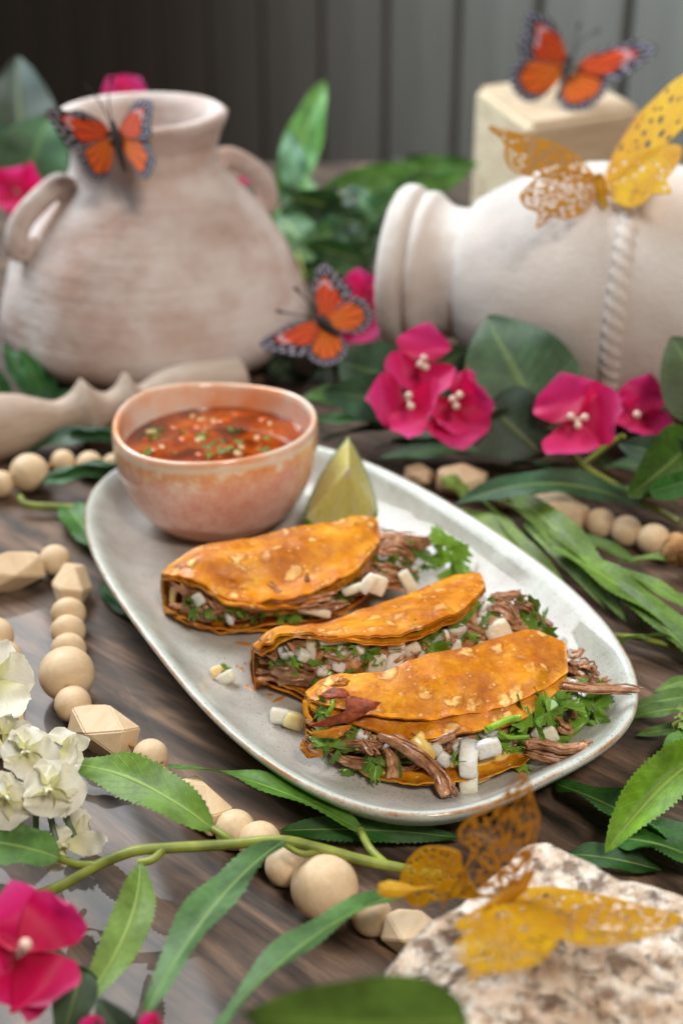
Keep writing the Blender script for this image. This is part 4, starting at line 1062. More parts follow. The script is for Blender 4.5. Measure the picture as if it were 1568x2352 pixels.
# right front vine
v2 = vine('green leafy vine lying right of the plate beside the pitted stone', at(1480, 1880, 0))
lp(v2, (1275, 1800, .004), (1600, 1975, .006), 128, arch=.006, roll=-.1, col=lin('437d34'), serr=.08)
lp(v2, (1640, 1715, .030), (1390, 1958, .010), 112, arch=.010, roll=-.35, fold=.75, curl=.15, col=lin('8cc22f'), serr=.08)
lp(v2, (1400, 1925, .004), (1660, 2010, .010), 120, arch=.008, roll=.1, col=lin('4d8a38'))
lp(v2, (1640, 1660, .018), (1508, 1752, .008), 64, arch=.006, roll=.2, col=lin('6fb02f'))
lp(v2, (1300, 1962, .003), (1520, 2000, .004), 70, arch=.003, roll=.1, col=lin('356b28'))
stem(v2, [(1600, 1640, .012), (1575, 1655, .014), (1550, 1668, .010)], .0016)
lp(v2, (1640, 1628, .010), (1430, 1655, .006), 52, arch=.005, roll=.3, col=lin('79a84a'))
lp(v2, (1640, 1600, .008), (1445, 1630, .004), 46, arch=.004, roll=-.2, col=lin('6f9d46'))
for k, (x, y) in enumerate([(1558, 1628), (1552, 1648), (1560, 1668)]):
    A_ = at(x+20, y+4, .016); leaf(v2, A_, at(x-6, y+2*k, .016), .005, arch=.001, col=lin('9cc25a'), serr=0, n=16, name='bud')
# right middle vine
v3 = vine('bright leafy vine fanned over the table right of the plate', at(1300, 1300, 0))
lp(v3, (1165, 1128, .012), (1440, 1430, .005), 76, arch=.010, roll=.25, col=lin('86ac48'), side=-.004)
lp(v3, (1265, 1255, .014), (1640, 1520, .004), 92, arch=.008, roll=-.1, col=lin('8cb850'), serr=.06)
lp(v3, (1050, 1165, .010), (1300, 1350, .004), 58, arch=.006, roll=.1, col=lin('8fb048'))
lp(v3, (1470, 1338, .010), (1640, 1430, .006), 40, arch=.004, roll=.1, col=lin('87b347'))
lp(v3, (1560, 1470, .008), (1400, 1490, .004), 42, arch=.008, roll=.4, col=lin('76a344'))
lp(v3, (1100, 1180, .006), (1240, 1295, .004), 50, arch=.004, roll=.1, col=lin('7ea045'))
lp(v3, (1010, 1095, .014), (1075, 1150, .006), 46, arch=.004, roll=.1, col=lin('9cc255'))
lp(v3, (1330, 1290, .012), (1640, 1560, .005), 44, arch=.008, roll=.3, col=lin('7ba546'))
lp(v3, (1200, 1200, .010), (1390, 1400, .004), 36, arch=.008, roll=.5, col=lin('94b858'))
lp(v3, (1110, 1150, .012), (1240, 1330, .004), 34, arch=.006, roll=-.4, col=lin('88aa4c'))
stem(v3, [(1320, 1460, .004), (1440, 1462, .006), (1540, 1482, .006), (1640, 1500, .006)], .0012)
# dark arching leaves behind the plate's right side
v4 = vine('dark green leafy vine arching behind the plate under the pink blossoms', at(1180, 1080, 0))
lp(v4, (1480, 1170, .010), (1035, 1165, .012), 82, arch=.026, roll=-.3, col=lin('457a4c'), serr=.05)
lp(v4, (1280, 1055, .016), (850, 1060, .010), 66, arch=.012, roll=-.1, col=lin('3d6d38'), serr=.05)
lp(v4, (1160, 1015, .018), (715, 965, .020), 82, arch=.010, roll=0, col=lin('447a40'), serr=.05)
lp(v4, (900, 940, .020), (690, 915, .030), 64, arch=.008, roll=-.3, col=lin('5f9a45'), serr=.05)
lp(v4, (1180, 1000, .016), (740, 1010, .012), 76, arch=.012, roll=.1, col=lin('3a6e3c'), serr=.05)
lp(v4, (1240, 1050, .008), (900, 1010, .008), 90, arch=.010, roll=.1, col=lin('2d5a30'), serr=.05)
lp(v4, (1420, 1080, .006), (1180, 1030, .006), 90, arch=.010, roll=.1, col=lin('2c4f2b'), serr=.05)
stem(v4, [(1560, 1200, .006), (1440, 1130, .010), (1340, 1070, .016), (1280, 1010, .028)], .0016)
stem(v4, [(1330, 1075, .014), (1380, 1035, .024), (1430, 1000, .036)], .0014)
# left leaves under the plate rim and the pestle
v5 = vine('leafy vine tucked under the left rim of the plate', at(160, 1130, 0))
lp(v5, (290, 1085, .012), (72, 1125, .006), 66, arch=.008, roll=-.2, col=lin('4f8a56'), serr=.05)
lp(v5, (300, 1075, .014), (110, 1100, .010), 46, arch=.008, roll=.2, col=lin('487f58'), serr=.05)
lp(v5, (150, 1160, .004), (240, 1280, .003), 84, arch=.004, roll=0, col=lin('5c9c44'), serr=.05)
lp(v5, (232, 1345, .0025), (325, 1432, .0025), 50, arch=.001, roll=0, col=lin('2a6e36'), serr=.05)
stem(v5, [(45, 1140, .008), (60, 1158, .006), (110, 1163, .005), (175, 1166, .004)], .0018)
lp(v5, (300, 1015, .012), (60, 1040, .006), 60, arch=.012, roll=-.2, col=lin('35694a'), serr=.05)
lp(v5, (280, 1010, .012), (150, 1030, .006), 66, arch=.014, roll=.2, col=lin('2f6b45'), serr=.05)
# leaves left of and behind the jar
v6 = vine('leaf tufts on the table at the left of the clay jar', at(50, 900, 0))
for a, b, wd, c in [((90, 915, .004), (8, 790, .030), 62, '4f8f5a'), ((110, 915, .004), (50, 800, .030), 54, '5aa05c'), ((140, 925, .004), (80, 830, .020), 44, '3d7a46'), ((20, 930, .004), (-50, 820, .030), 60, '3c7a45'), ((230, 925, .006), (110, 905, .010), 40, '3c7f45')]:
    lp(v6, a, b, wd, arch=.004, roll=rnd(-.4, .4), col=lin(c), serr=.05, face=(0, -1, .5))
# foliage between jar and amphora
v7 = vine('tall leafy vine rising between the clay jar and the amphora', at(700, 640, 0))
def lq(parent, a, da, b, db, wpx, **kw):
    A_, B_ = atd(a[0], a[1], da), atd(b[0], b[1], db); return leaf(parent, A_, B_, px2m(wpx, (A_+B_)/2), **kw)
CF = (0, -1, .35)
lq(v7, (650, 470), 1.0, (745, 185), .99, 92, arch=.008, col=lin('86c85c'), face=CF, serr=.03, fold=.3)  # tall and level blades have backlight put into their lighter green
lq(v7, (690, 460), .96, (660, 300), .97, 64, arch=.004, col=lin('7ab080'), face=CF, serr=.03)
lq(v7, (735, 440), 1.0, (960, 380), 1.0, 54, arch=.026, col=lin('7ab655'), face=CF, serr=.03)
lq(v7, (900, 395), 1.02, (1100, 378), 1.02, 60, arch=-.004, col=lin('66a548'), face=CF, serr=.03)
lq(v7, (1080, 390), 1.08, (900, 365), 1.08, 40, arch=.006, col=lin('474c2e'), face=CF, serr=.03)
lq(v7, (640, 560), .92, (780, 470), .92, 110, arch=.008, col=lin('55795a'), face=CF, serr=.03)
lq(v7, (720, 600), .90, (640, 480), .92, 96, arch=.008, col=lin('86b87a'), face=CF, serr=.03)
lq(v7, (780, 610), .90, (720, 480), .92, 90, arch=.008, col=lin('5c7f5c'), face=CF, serr=.03)
lq(v7, (760, 560), .96, (960, 430), .98, 80, arch=.008, col=lin('4f8a50'), face=CF, serr=.03)
for k in range(26):
    x, y = rnd(640, 880), rnd(470, 640); a = rnd(0, 6.28); ln = rnd(80, 150); dd = rnd(.90, 1.02)
    lq(v7, (x, y), dd, (x+math.cos(a)*ln, y+math.sin(a)*ln*.6), dd+rnd(-.03, .03), rnd(50, 90), arch=rnd(0, .01), col=lin(random.choice(['2c4a22', '33552a', '3f6b32', '27401f', '466f3c'])), face=CF, serr=.03, n=24)
for k in range(12):
    x, y = rnd(600, 760), rnd(780, 880); a = rnd(0, 6.28); ln = rnd(70, 120); dd = rnd(.80, .86)
    lq(v7, (x, y), dd, (x+math.cos(a)*ln, y+math.sin(a)*ln*.5), dd, rnd(50, 90), arch=rnd(0, .01), col=lin(random.choice(['24401c', '2c4a22', '1f3419'])), face=(0, -.6, 1), serr=.03, n=24)
for pts_ in ([(700, 640, .86), (680, 560, .92), (665, 490, .98), (655, 460, 1.0)], [(655, 470, 1.0), (690, 450, 1.0), (735, 438, 1.0)], [(665, 490, .98), (720, 500, .95), (780, 540, .93)], [(900, 392, 1.02), (860, 430, .99), (800, 500, .95), (760, 560, .92)]):
    v, f = tube(cat_rom([atd(*p) for p in pts_], 20), .0015, 8); mobj('stem', v, f, M['stem'], v7)

for a, da, b, db, wd, c, ar in [((870, 470), .97, (1080, 400), .99, 46, '6fae4e', .012), ((760, 470), .98, (930, 400), 1.0, 42, '7cb85a', .016), ((690, 560), .90, (860, 500), .92, 60, '5f9a54', .010), ((640, 470), .95, (600, 560), .90, 50, '4f8a4c', .006),
        ((840, 600), .90, (700, 560), .90, 64, '3f7038', .010), ((860, 560), .92, (760, 640), .90, 60, '355f30', .008), ((700, 640), .88, (830, 610), .89, 56, '3a6a34', .008), ((870, 500), .95, (790, 430), .97, 54, '48803f', .008), ((720, 520), .93, (700, 400), .96, 46, '6aa658', .006), ((1000, 400), 1.0, (880, 450), .97, 40, '4c7f3c', .008)]:
    lq(v7, a, da, b, db, wd, arch=ar, col=lin(c), face=CF, serr=.03, n=32)
for a, b, wd, c, ar in [((1600, 1120, .012), (1380, 1075, .010), 46, '3f7038', .012), ((1560, 1160, .010), (1330, 1130, .008), 40, '4d8444', .010), ((1620, 1300, .008), (1420, 1290, .006), 30, '7aa048', .006), ((900, 985, .018), (690, 990, .012), 50, '4c8a48', .010), ((1080, 1050, .010), (860, 1030, .010), 46, '3f7a40', .010), ((960, 950, .024), (760, 935, .022), 44, '5a9450', .008), ((1380, 1045, .012), (1200, 1005, .014), 60, '33572f', .010), ((1330, 1110, .006), (1130, 1080, .006), 54, '2f5a33', .012)]:
    lp(v4, a, b, wd, arch=ar, roll=rnd(-.3, .3), col=lin(c), serr=.05)
for a, b, wd, c, ar in [((1620, 1700, .006), (1480, 1770, .004), 40, '5c9a34', .004), ((1640, 1830, .012), (1520, 1760, .008), 50, '79b23c', .008), ((1640, 1960, .006), (1470, 1900, .004), 60, '3f7a30', .006), ((1640, 1560, .006), (1500, 1590, .004), 36, '7ba84a', .004), ((1640, 1680, .006), (1460, 1690, .003), 34, '6b9a44', .004)]:
    lp(v2, a, b, wd, arch=ar, roll=rnd(-.3, .3), col=lin(c), serr=.08)

for a, b, wd, c, ar in [((1240, 1210, .012), (1480, 1440, .004), 40, '80a848', .010), ((1390, 1300, .012), (1640, 1450, .006), 44, '8ab552', .008), ((1100, 1130, .012), (1330, 1300, .005), 36, '90b255', .010), ((1450, 1400, .008), (1640, 1540, .004), 38, '759e42', .006), ((1300, 1230, .010), (1470, 1300, .006), 30, '6f9840', .006)]:
    lp(v3, a, b, wd, arch=ar, roll=rnd(-.4, .4), col=lin(c), serr=.06)
# broad leaves (bougainvillea foliage)
def broad(label, loc, leaves, stems=()):
    t = thing('broad_leaf_sprig', loc, label, 'leaf sprig', 'broad bougainvillea leaves')
    for a, da, b, db, wpx, c, arch in leaves:
        lq(t, a, da, b, db, wpx, arch=arch, col=lin(c), face=CF, serr=0, shape='ovate', mat='broad_leaf', fold=.18, n=40, ripple=.02)
    for s in stems: stem(t, *s)
    return t
broad('broad dark green leaf with pointed tip standing between the two blossoms before the amphora', at(1220, 960, 0),
      [((1245, 985), .715, (1117, 728), .735, 265, '4a6b45', .012)])
broad('broad grey green leaves under the middle monarch butterfly', at(820, 930, 0),
      [((940, 880), .74, (775, 830), .76, 150, '567a5c', .010), ((1010, 930), .72, (740, 900), .74, 130, '4d7554', .010), ((960, 880), .75, (1075, 800), .76, 120, '3a5a38', .004)])
broad('broad dark leaf below the pink blossoms at the middle right', at(1180, 1010, 0),
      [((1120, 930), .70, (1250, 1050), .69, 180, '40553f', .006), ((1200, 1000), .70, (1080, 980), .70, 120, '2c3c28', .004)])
broad('broad glossy green leaves at the right edge below the amphora', at(1500, 1080, 0),
      [((1590, 1010), .64, (1440, 1140), .63, 150, '547f2c', .012), ((1640, 960), .66, (1540, 775), .67, 180, '4a5f2e', .008), ((1490, 1130), .62, (1650, 1080), .62, 60, '4f9a45', .006), ((1600, 1060), .63, (1420, 1020), .66, 90, '4f6b52', .006)])
broad('broad leaves rising at the left edge behind the clay jar', at(60, 600, 0),
      [((60, 420), 1.05, (40, 130), 1.07, 190, '454f34', .006), ((60, 420), 1.0, (120, 265), 1.0, 170, '5d8a5c', .014), ((10, 420), 1.02, (-40, 250), 1.02, 130, '3c5a33', .006)])
broad('large blurred green leaf at the bottom edge close to the camera', at(840, 2352, 0),
      [((1075, 2345), .315, (560, 2330), .325, 265, '7aa545', .006)])
broad('dark folded leaf below the big magenta blossom at the lower left corner', at(170, 2300, 0),
      [((150, 2230), .40, (225, 2250), .405, 60, '33562c', .002), ((190, 2230), .40, (140, 2400), .39, 100, '3a5f2e', .004), ((60, 2100), .41, (0, 2030), .415, 70, '5a7050', .004)])
broad('blurred grey green leaf at the bottom edge between two long leaves', at(300, 2340, 0),
      [((330, 2420), .37, (225, 2290), .375, 110, '5c7560', .006)])

def flower(label, c, dep, petals, stam, group='magenta bougainvillea blossoms', sr=.0019):
    """petals: (dx, dy, width, depth offset of tip, arch) in frame units"""
    C = atd(c[0], c[1], dep)
    t = thing('bougainvillea_flower', C, label, 'flower', group)
    for dx, dy, wd, dd, arch in petals:
        B_ = atd(c[0]+dx*.06, c[1]+dy*.06, dep+.003); T_ = atd(c[0]+dx, c[1]+dy, dep+dd)
        leaf(t, B_, T_, px2m(wd*1.22, C), arch=arch*1.3, col=(1, 1, 1, 1), face=(CAM-C).normalized(), serr=0, shape='bract', mat='magenta', fold=.10, n=28, name='petal', ripple=.035, curl=rnd(-.4, .4), roll=rnd(-.2, .2))
    for dx, dy in stam:
        p = atd(c[0]+dx, c[1]+dy, dep-.012); q = atd(c[0], c[1], dep+.001)
        v, f = tube([q, (p+q)/2, p], .0007, 6); st_ = mobj('stamen', v, f, M['stamen'], t)
        v, f = lathe([(sr*math.sin(a), -sr*math.cos(a)) for a in np.linspace(.02, PI-.02, 8)], 10); o = mobj('anther', [Vector(x)+p for x in v], f, M['stamen'], st_)
        o.matrix_parent_inverse = st_.matrix_parent_inverse if False else Matrix.Identity(4)
    return t
flower('upper magenta blossom of the cluster in front of the amphora lip', (965, 835), .70, [(20, -95, 105, .008, -.006), (-78, 30, 80, -.004, -.006), (45, 70, 100, -.010, -.008)], [(8, -12), (12, 8), (0, 2)])
flower('left magenta blossom of the cluster in front of the amphora lip', (935, 915), .685, [(-95, 5, 110, .006, -.008), (60, 15, 100, -.010, -.010), (5, 92, 75, -.010, -.006)], [(3, -6), (8, 18)])
flower('right magenta blossom of the cluster in front of the amphora lip', (1045, 915), .69, [(70, -15, 120, -.004, -.010), (-35, 60, 110, -.006, -.010), (15, 118, 120, -.004, -.006), (40, -65, 60, .006, -.004)], [(10, -8), (2, 18), (-6, 2)], sr=.0018)
flower('wide open magenta blossom at the right before the amphora body', (1320, 965), .665, [(-30, -110, 145, .010, -.008), (110, -25, 120, -.008, -.010), (-10, 75, 110, -.020, -.010)], [(-10, -8), (22, -6), (6, 12)])
flower('side facing magenta blossom at the right edge beside the rope band', (1460, 960), .69, [(30, -105, 90, .004, -.006), (95, 30, 60, .0, -.002), (-45, -45, 70, .006, -.004), (-10, 30, 80, -.006, -.004)], [(2, -8)])
flower('magenta blossom half hidden by the amphora lip behind the monarch', (830, 700), .80, [(-10, -85, 90, .006, -.004), (45, -40, 110, .004, -.004), (35, 75, 130, -.004, -.006), (-40, 60, 90, -.004, -.004)], [])
flower('dark magenta blossom at the left edge beside the jar handle', (40, 440), .96, [(-60, 20, 120, -.006, -.006), (10, -60, 110, .006, -.006), (80, -10, 110, .004, -.006), (10, 50, 90, -.006, -.004)], [])
flower('magenta blossom peeping over the rim of the clay jar', (285, 232), .99, [(-38, -55, 62, .004, -.004), (40, -52, 75, .004, -.004), (0, 40, 60, 0, 0)], [])
flower('small magenta blossom seen through the right handle of the jar', (566, 410), 1.0, [(-14, -8, 26, .0, 0), (10, -4, 26, 0, 0), (0, 12, 24, 0, 0)], [])
flower('small magenta blossom low at the right side of the clay jar', (640, 500), .95, [(-20, -25, 46, .0, 0), (20, 30, 40, 0, 0), (-8, 20, 40, 0, 0)], [])
flower('big blurred magenta blossom at the lower left corner close to the camera', (45, 2190), .375, [(-20, -170, 150, .010, -.012), (115, -115, 130, -.002, -.014), (75, 110, 150, -.006, -.014), (-90, 60, 170, .0, -.012), (20, 160, 140, 0, -.008)], [(14, -20)], sr=.0017)
flower('tip of a magenta blossom at the bottom edge left of centre', (350, 2355), .36, [(-20, -28, 40, 0, 0), (20, -15, 40, 0, 0), (5, 40, 50, 0, 0)], [])
flower('dark magenta blossom tip at the bottom edge next to the corner blossom', (215, 2375), .37, [(-20, -38, 60, 0, 0), (24, -30, 60, 0, 0), (0, 40, 60, 0, 0)], [])

# white hydrangea head at the left
hy = thing('white_hydrangea', at(50, 1900, 0), 'cream white hydrangea head with dark stems at the left edge', 'flower')
def floret(parent, c, z, pet, stc=True):
    C = at(c[0], c[1], z)
    for dx, dy, wd, dz, arch in pet:
        B_ = at(c[0]+dx*.08, c[1]+dy*.08, z); T_ = at(c[0]+dx, c[1]+dy, z+dz)
        leaf(parent, B_, T_, px2m(wd*1.22, C), arch=arch, col=(1, 1, 1, 1), face=(CAM-C).normalized(), serr=.03, shape='petal', mat='white_petal', fold=.12, n=26, name='petal', ripple=.07, roll=rnd(-.25, .25))
    if stc:
        for k in range(5):
            a = rnd(0, 6.28); p = at(c[0]+math.cos(a)*11, c[1]+math.sin(a)*11, z+.003)
            v, f = tube([C, (C+p)/2+Vector((0, -.001, .001)), p], [.0007, .0006, .0004], 6); mobj('stamen', v, f, M['cream_stamen'], parent)
floret(hy, (60, 1728), .042, [(-55, -15, 80, -.004, -.004), (45, -45, 85, -.002, -.004), (80, 10, 70, -.004, -.004), (-20, 60, 70, -.004, -.004), (10, -62, 75, -.006, -.003)])
floret(hy, (112, 1812), .040, [(-48, -38, 80, 0, -.004), (40, -62, 95, -.002, -.004), (88, 10, 100, -.008, -.004), (2, 68, 92, -.008, -.004)])
floret(hy, (15, 1828), .036, [(-50, -40, 80, 0, -.004), (40, -30, 70, .002, -.004), (5, 80, 96, -.010, -.004), (-60, 50, 80, -.006, -.004)])
floret(hy, (140, 1715), .030, [(40, 20, 60, 0, -.002), (10, -45, 60, 0, -.002), (68, -14, 36, .002, -.002), (30, 60, 60, -.004, -.002)], False)
floret(hy, (0, 1690), .034, [(60, -20, 70, -.004, -.004), (20, -50, 60, -.002, -.004), (90, -5, 60, -.008, -.003), (-40, 30, 80, 0, 0)], False)
floret(hy, (168, 1905), .010, [(15, -55, 60, .004, -.004), (45, 5, 60, 0, -.003)], False)
floret(hy, (150, 1942), .018, [(-18, -50, 42, .004, -.004), (95, -8, 48, .006, -.006), (-28, 22, 44, .002, -.004), (-40, 60, 50, -.008, -.002)])
for a, b in (((84, 1850, .026), (88, 1965, .012)), ((112, 1850, .026), (142, 1968, .013)), ((146, 1850, .026), (174, 1925, .016))):
    stem(hy, [a, ((a[0]+b[0])/2-3, (a[1]+b[1])/2, (a[2]+b[2])/2), b], .0011, 'dark_stem')
hw = thing('white_petal_blossom', at(0, 1640, 0), 'loose white silk blossom at the left edge over the beads', 'flower')
floret(hw, (-10, 1560), .040, [(92, 10, 110, -.006, -.006), (30, -90, 60, 0, -.004), (40, 85, 90, -.002, -.006), (-60, 20, 80, 0, 0)], False)

# ================================================================== BUTTERFLIES
def plane_from(p0, p1, p2):
    n_ = (p1-p0).cross(p2-p0).normalized()
    def f(px, py):
        d = ray(px, py); return CAM+d*((p0-CAM).dot(n_)/d.dot(n_))
    return f
OR1, OR2, RED = lin('e8781f'), lin('d9571a'), lin('d43a16')
def wing(parent, outline, root, proj, kind, seed, mirror=1):
    rs = random.Random(seed); nA, nR = 120, 30
    ring = closed_rom(outline, nA); rt = np.array(root, float)
    V, C_ = [], []
    far = max(np.linalg.norm(np.array(p)-rt) for p in ring)
    th0 = [math.atan2(*(np.array(p)-rt)[::-1]) for p in ring]
    for lay in (0, 1):
        for i, p in enumerate(ring):
            ln = np.linalg.norm(p-rt); ang = th0[i]
            for j in range(nR):
                rho = j/(nR-1); q = rt+(p-rt)*rho
                P3 = proj(q[0], q[1]); 
                V.append(P3)
                x = rho; edge = (1-rho)*ln
                bd = far*(.24 if kind == 'fore' else .20)
                vein = abs(((ang*3.2+seed*.37) % 1.0)-.5) < (.045+.07*(1-rho))
                if kind == 'fore':
                    base = [a*(1-x)+b*x for a, b in zip(OR2, RED)]
                else: base = [a*(1-x)+b*x for a, b in zip(OR1, OR2)]
                c_ = base[:3]
                if vein and rho < .95: c_ = [k*.16 for k in c_]
                if rho < .12: c_ = [.02, .015, .012]
                if ln > far*.42 and edge < bd:
                    c_ = [.015, .012, .016]
                    e2 = edge/bd
                    dots = (i % 6 in (0, 1, 2) and .12 < e2 < .38) or (i % 8 in (3, 4, 5) and .52 < e2 < .78)
                    if dots: c_ = [.44, .41, .50]
                elif edge < far*.04: c_ = [.02, .016, .018]
                if kind == 'fore' and ln > far*.84 and .63 < rho < .72 and i % 5 < 3: c_ = [.62, .58, .68]
                C_.append((*c_, 1))
    m0 = nA*nR
    nrm = (V[nR*10+nR-1]-V[nR-1]).cross(V[nR*30+nR-1]-V[nR-1]).normalized()
    for k in range(m0, 2*m0): V[k] = V[k]+nrm*.0004
    f = grid_faces(nA, nR, cu=True)
    ff = f+[tuple(x+m0 for x in reversed(t)) for t in f]
    ff += [(i*nR+nR-1, ((i+1) % nA)*nR+nR-1, m0+((i+1) % nA)*nR+nR-1, m0+i*nR+nR-1) for i in range(nA)]
    return mobj('forewing' if kind == 'fore' else 'hindwing', V, ff, M['wing'], parent, col=C_)
def monarch(label, tr, dep, wings, body, ants, tilt):
    """tr maps tracing coordinates to frame coordinates; tilt: depth change per 100 frame units away from the body, for each side"""
    bc = tr(*body[len(body)//2]); C = atd(*bc, dep)
    t = thing('monarch_butterfly', C, label, 'butterfly', 'orange monarch butterflies')
    for k, (kind, side, root, pts) in enumerate(wings):
        tl = tilt[side]; ro = tr(*root)
        p0 = atd(*ro, dep); p1 = atd(ro[0]+100*tl[0], ro[1]+100*tl[1], dep+tl[2]); p2 = atd(ro[0]-100*tl[1], ro[1]+100*tl[0], dep+tl[3])
        wing(t, [tr(*p) for p in pts], ro, plane_from(p0, p1, p2), kind, k+int(bc[0]))
    bp_ = [atd(*tr(*p), dep-.002) for p in body]
    n_ = 14; rad = [.0009+.0016*math.sin(PI*min(1, (i+1)/n_)) for i in range(n_)]
    v, f = tube(cat_rom(bp_, n_), rad, 10); mobj('body', v, f, M['butterfly_body'], t)
    for a in ants:
        pts = [atd(*tr(*p), dep-.002-.001*i) for i, p in enumerate(a)]
        v, f = tube(cat_rom(pts, 10), [.00035]*8+[.0008, .0008], 6); mobj('antenna', v, f, M['butterfly_body'], t)
    return t
trb = lambda x, y: (571.7+x*.3646, 571.7+y*.3646)
trc = lambda x, y: (1127+x*.28126, y*.28126)
tra = lambda x, y: (x*.26042, y*.26042)
monarch('orange monarch butterfly perched in the leaves between jar and amphora', trb, .745, [
    ('fore', 0, (465, 450), [(440, 430), (425, 330), (400, 270), (410, 180), (440, 110), (490, 90), (540, 140), (600, 200), (650, 270), (640, 300), (570, 350), (500, 430)]),
    ('hind', 0, (485, 465), [(500, 440), (570, 350), (620, 320), (680, 300), (750, 345), (780, 420), (760, 480), (700, 530), (610, 530), (530, 510)]),
    ('fore', 1, (460, 470), [(440, 480), (410, 460), (330, 465), (240, 480), (180, 520), (100, 560), (65, 600), (120, 640), (200, 665), (300, 685), (350, 670), (400, 580), (450, 510)]),
    ('hind', 1, (480, 490), [(460, 510), (400, 580), (370, 660), (400, 710), (470, 740), (540, 730), (600, 690), (620, 630), (590, 560), (510, 510)])],
    [(430, 430), (470, 465), (530, 520), (590, 560)], [[(440, 440), (330, 420), (170, 390)], [(440, 430), (380, 340), (285, 240)]],
    [(.5, -.8, .012, .004), (-.5, .8, -.004, .006)])
monarch('orange monarch butterfly perched on the wooden block', trc, .958, [
    ('fore', 0, (635, 510), [(630, 500), (600, 400), (560, 270), (500, 170), (420, 120), (330, 90), (280, 130), (265, 230), (230, 330), (240, 430), (270, 475), (400, 490), (540, 520)]),
    ('hind', 0, (610, 560), [(620, 540), (540, 520), (400, 490), (270, 475), (200, 520), (155, 620), (175, 720), (240, 800), (330, 830), (430, 790), (520, 700), (590, 610)]),
    ('fore', 1, (680, 570), [(690, 560), (760, 480), (880, 410), (970, 370), (1080, 350), (1180, 330), (1290, 350), (1350, 395), (1300, 470), (1180, 560), (1060, 650), (960, 655), (850, 600), (740, 575)]),
    ('hind', 1, (660, 610), [(680, 590), (740, 575), (850, 610), (950, 670), (940, 740), (880, 820), (780, 880), (690, 905), (600, 880), (560, 830), (570, 740), (620, 650)])],
    [(650, 460), (630, 560), (580, 700), (525, 830)], [[(655, 470), (690, 350), (720, 180)], [(665, 460), (740, 330), (890, 235)]],
    [(-1, 0, .006, -.012), (1, 0, .004, -.012)])
monarch('orange monarch butterfly clipped to the rim of the clay jar', tra, .748, [
    ('fore', 0, (990, 1200), [(990, 1180), (900, 1070), (800, 1010), (700, 970), (600, 980), (480, 945), (400, 990), (450, 1080), (520, 1190), (600, 1300), (700, 1310), (820, 1250), (960, 1210)]),
    ('hind', 0, (1000, 1240), [(990, 1230), (850, 1240), (740, 1290), (690, 1370), (720, 1470), (790, 1570), (880, 1600), (960, 1560), (990, 1440), (1000, 1330)]),
    ('fore', 1, (1045, 1195), [(1050, 1180), (1080, 1070), (1150, 950), (1200, 890), (1280, 870), (1340, 890), (1350, 960), (1330, 1080), (1340, 1180), (1280, 1230), (1160, 1220)]),
    ('hind', 1, (1060, 1240), [(1060, 1230), (1160, 1220), (1300, 1230), (1340, 1330), (1370, 1400), (1340, 1520), (1280, 1580), (1200, 1520), (1130, 1400)])],
    [(985, 1070), (1020, 1180), (1050, 1310), (1105, 1520)], [[(975, 1070), (880, 900), (740, 730)], [(985, 1065), (960, 880), (990, 680)]],
    [(-1, 0, -.006, -.006), (1, 0, -.012, -.006)])

def filigree(parent, outline, root, proj, seed, col, cells, solid=.12, thr=.34, name='wing'):
    rs = np.random.RandomState(seed); nA, nR = 150, 56
    ring = closed_rom(outline, nA); rt = np.array(root, float); far = max(np.linalg.norm(p-rt) for p in ring)
    q2 = np.array([[rt+(p-rt)*(.02+.98*j/(nR-1)) for j in range(nR)] for p in ring])
    # cell seeds laid out in polar rows so that the holes fan out like veins
    mn, mx = q2.reshape(-1, 2).min(0), q2.reshape(-1, 2).max(0)
    S = rs.uniform(0, 1, (cells, 2))*(mx-mn)+mn
    d = q2.reshape(-1, 1, 2)-S[None]
    rad = S-rt; rad /= np.linalg.norm(rad, axis=1)[:, None]+1e-6
    dl = (d*rad[None]).sum(2)*.55; dt = d[:, :, 0]*-rad[None, :, 1]+d[:, :, 1]*rad[None, :, 0]
    D_ = np.sqrt(dl*dl+dt*dt); D_.sort(axis=1)
    gapv = ((D_[:, 1]-D_[:, 0])/(D_[:, 1]+D_[:, 0]+1e-6)).reshape(nA, nR)
    V = [proj(*q2[i, j]) for i in range(nA) for j in range(nR)]
    keep = []
    for i in range(nA):
        ln = np.linalg.norm(ring[i]-rt)
        for j in range(nR-1):
            edge = (1-(j+.5)/(nR-1))*ln; i2 = (i+1) % nA
            g = .25*(gapv[i, j]+gapv[i2, j]+gapv[i, j+1]+gapv[i2, j+1])
            if edge < far*.028 or g < thr or j < nR*solid: keep.append((i*nR+j, i2*nR+j, i2*nR+j+1, i*nR+j+1))
    used = sorted({k for f in keep for k in f}); mp2 = {k: n_ for n_, k in enumerate(used)}
    V = [V[k] for k in used]; keep = [tuple(mp2[k] for k in f) for f in keep]
    o = mobj(name, V, keep, M['gold'], parent, smooth=False); o.color = col
    md = o.modifiers.new('card', 'SOLIDIFY'); md.thickness = .0004; md.offset = 0
    return o
GY, GO, GBr = lin('f0cc1e'), lin('efb026'), lin('cf9d48')
gb1 = thing('gold_butterfly', atd(1388, 440, .715), 'gold filigree butterfly perched on top of the white amphora', 'butterfly', 'gold filigree butterflies')
trd = lambda x, y: (1127+x*.28126, y*.28126)
rootL = trd(860, 1560); pL = plane_from(atd(*rootL, .714), atd(rootL[0]-100, rootL[1], .700), atd(rootL[0], rootL[1]-100, .736))
filigree(gb1, [trd(*p) for p in [(860, 1500), (800, 1380), (700, 1270), (560, 1190), (400, 1130), (200, 1080), (0, 1030), (-10, 1060), (60, 1110), (110, 1180), (110, 1270), (150, 1370), (260, 1430), (400, 1450)]], trd(800, 1440), pL, 1, GBr, 200, .05, .22, 'forewing')
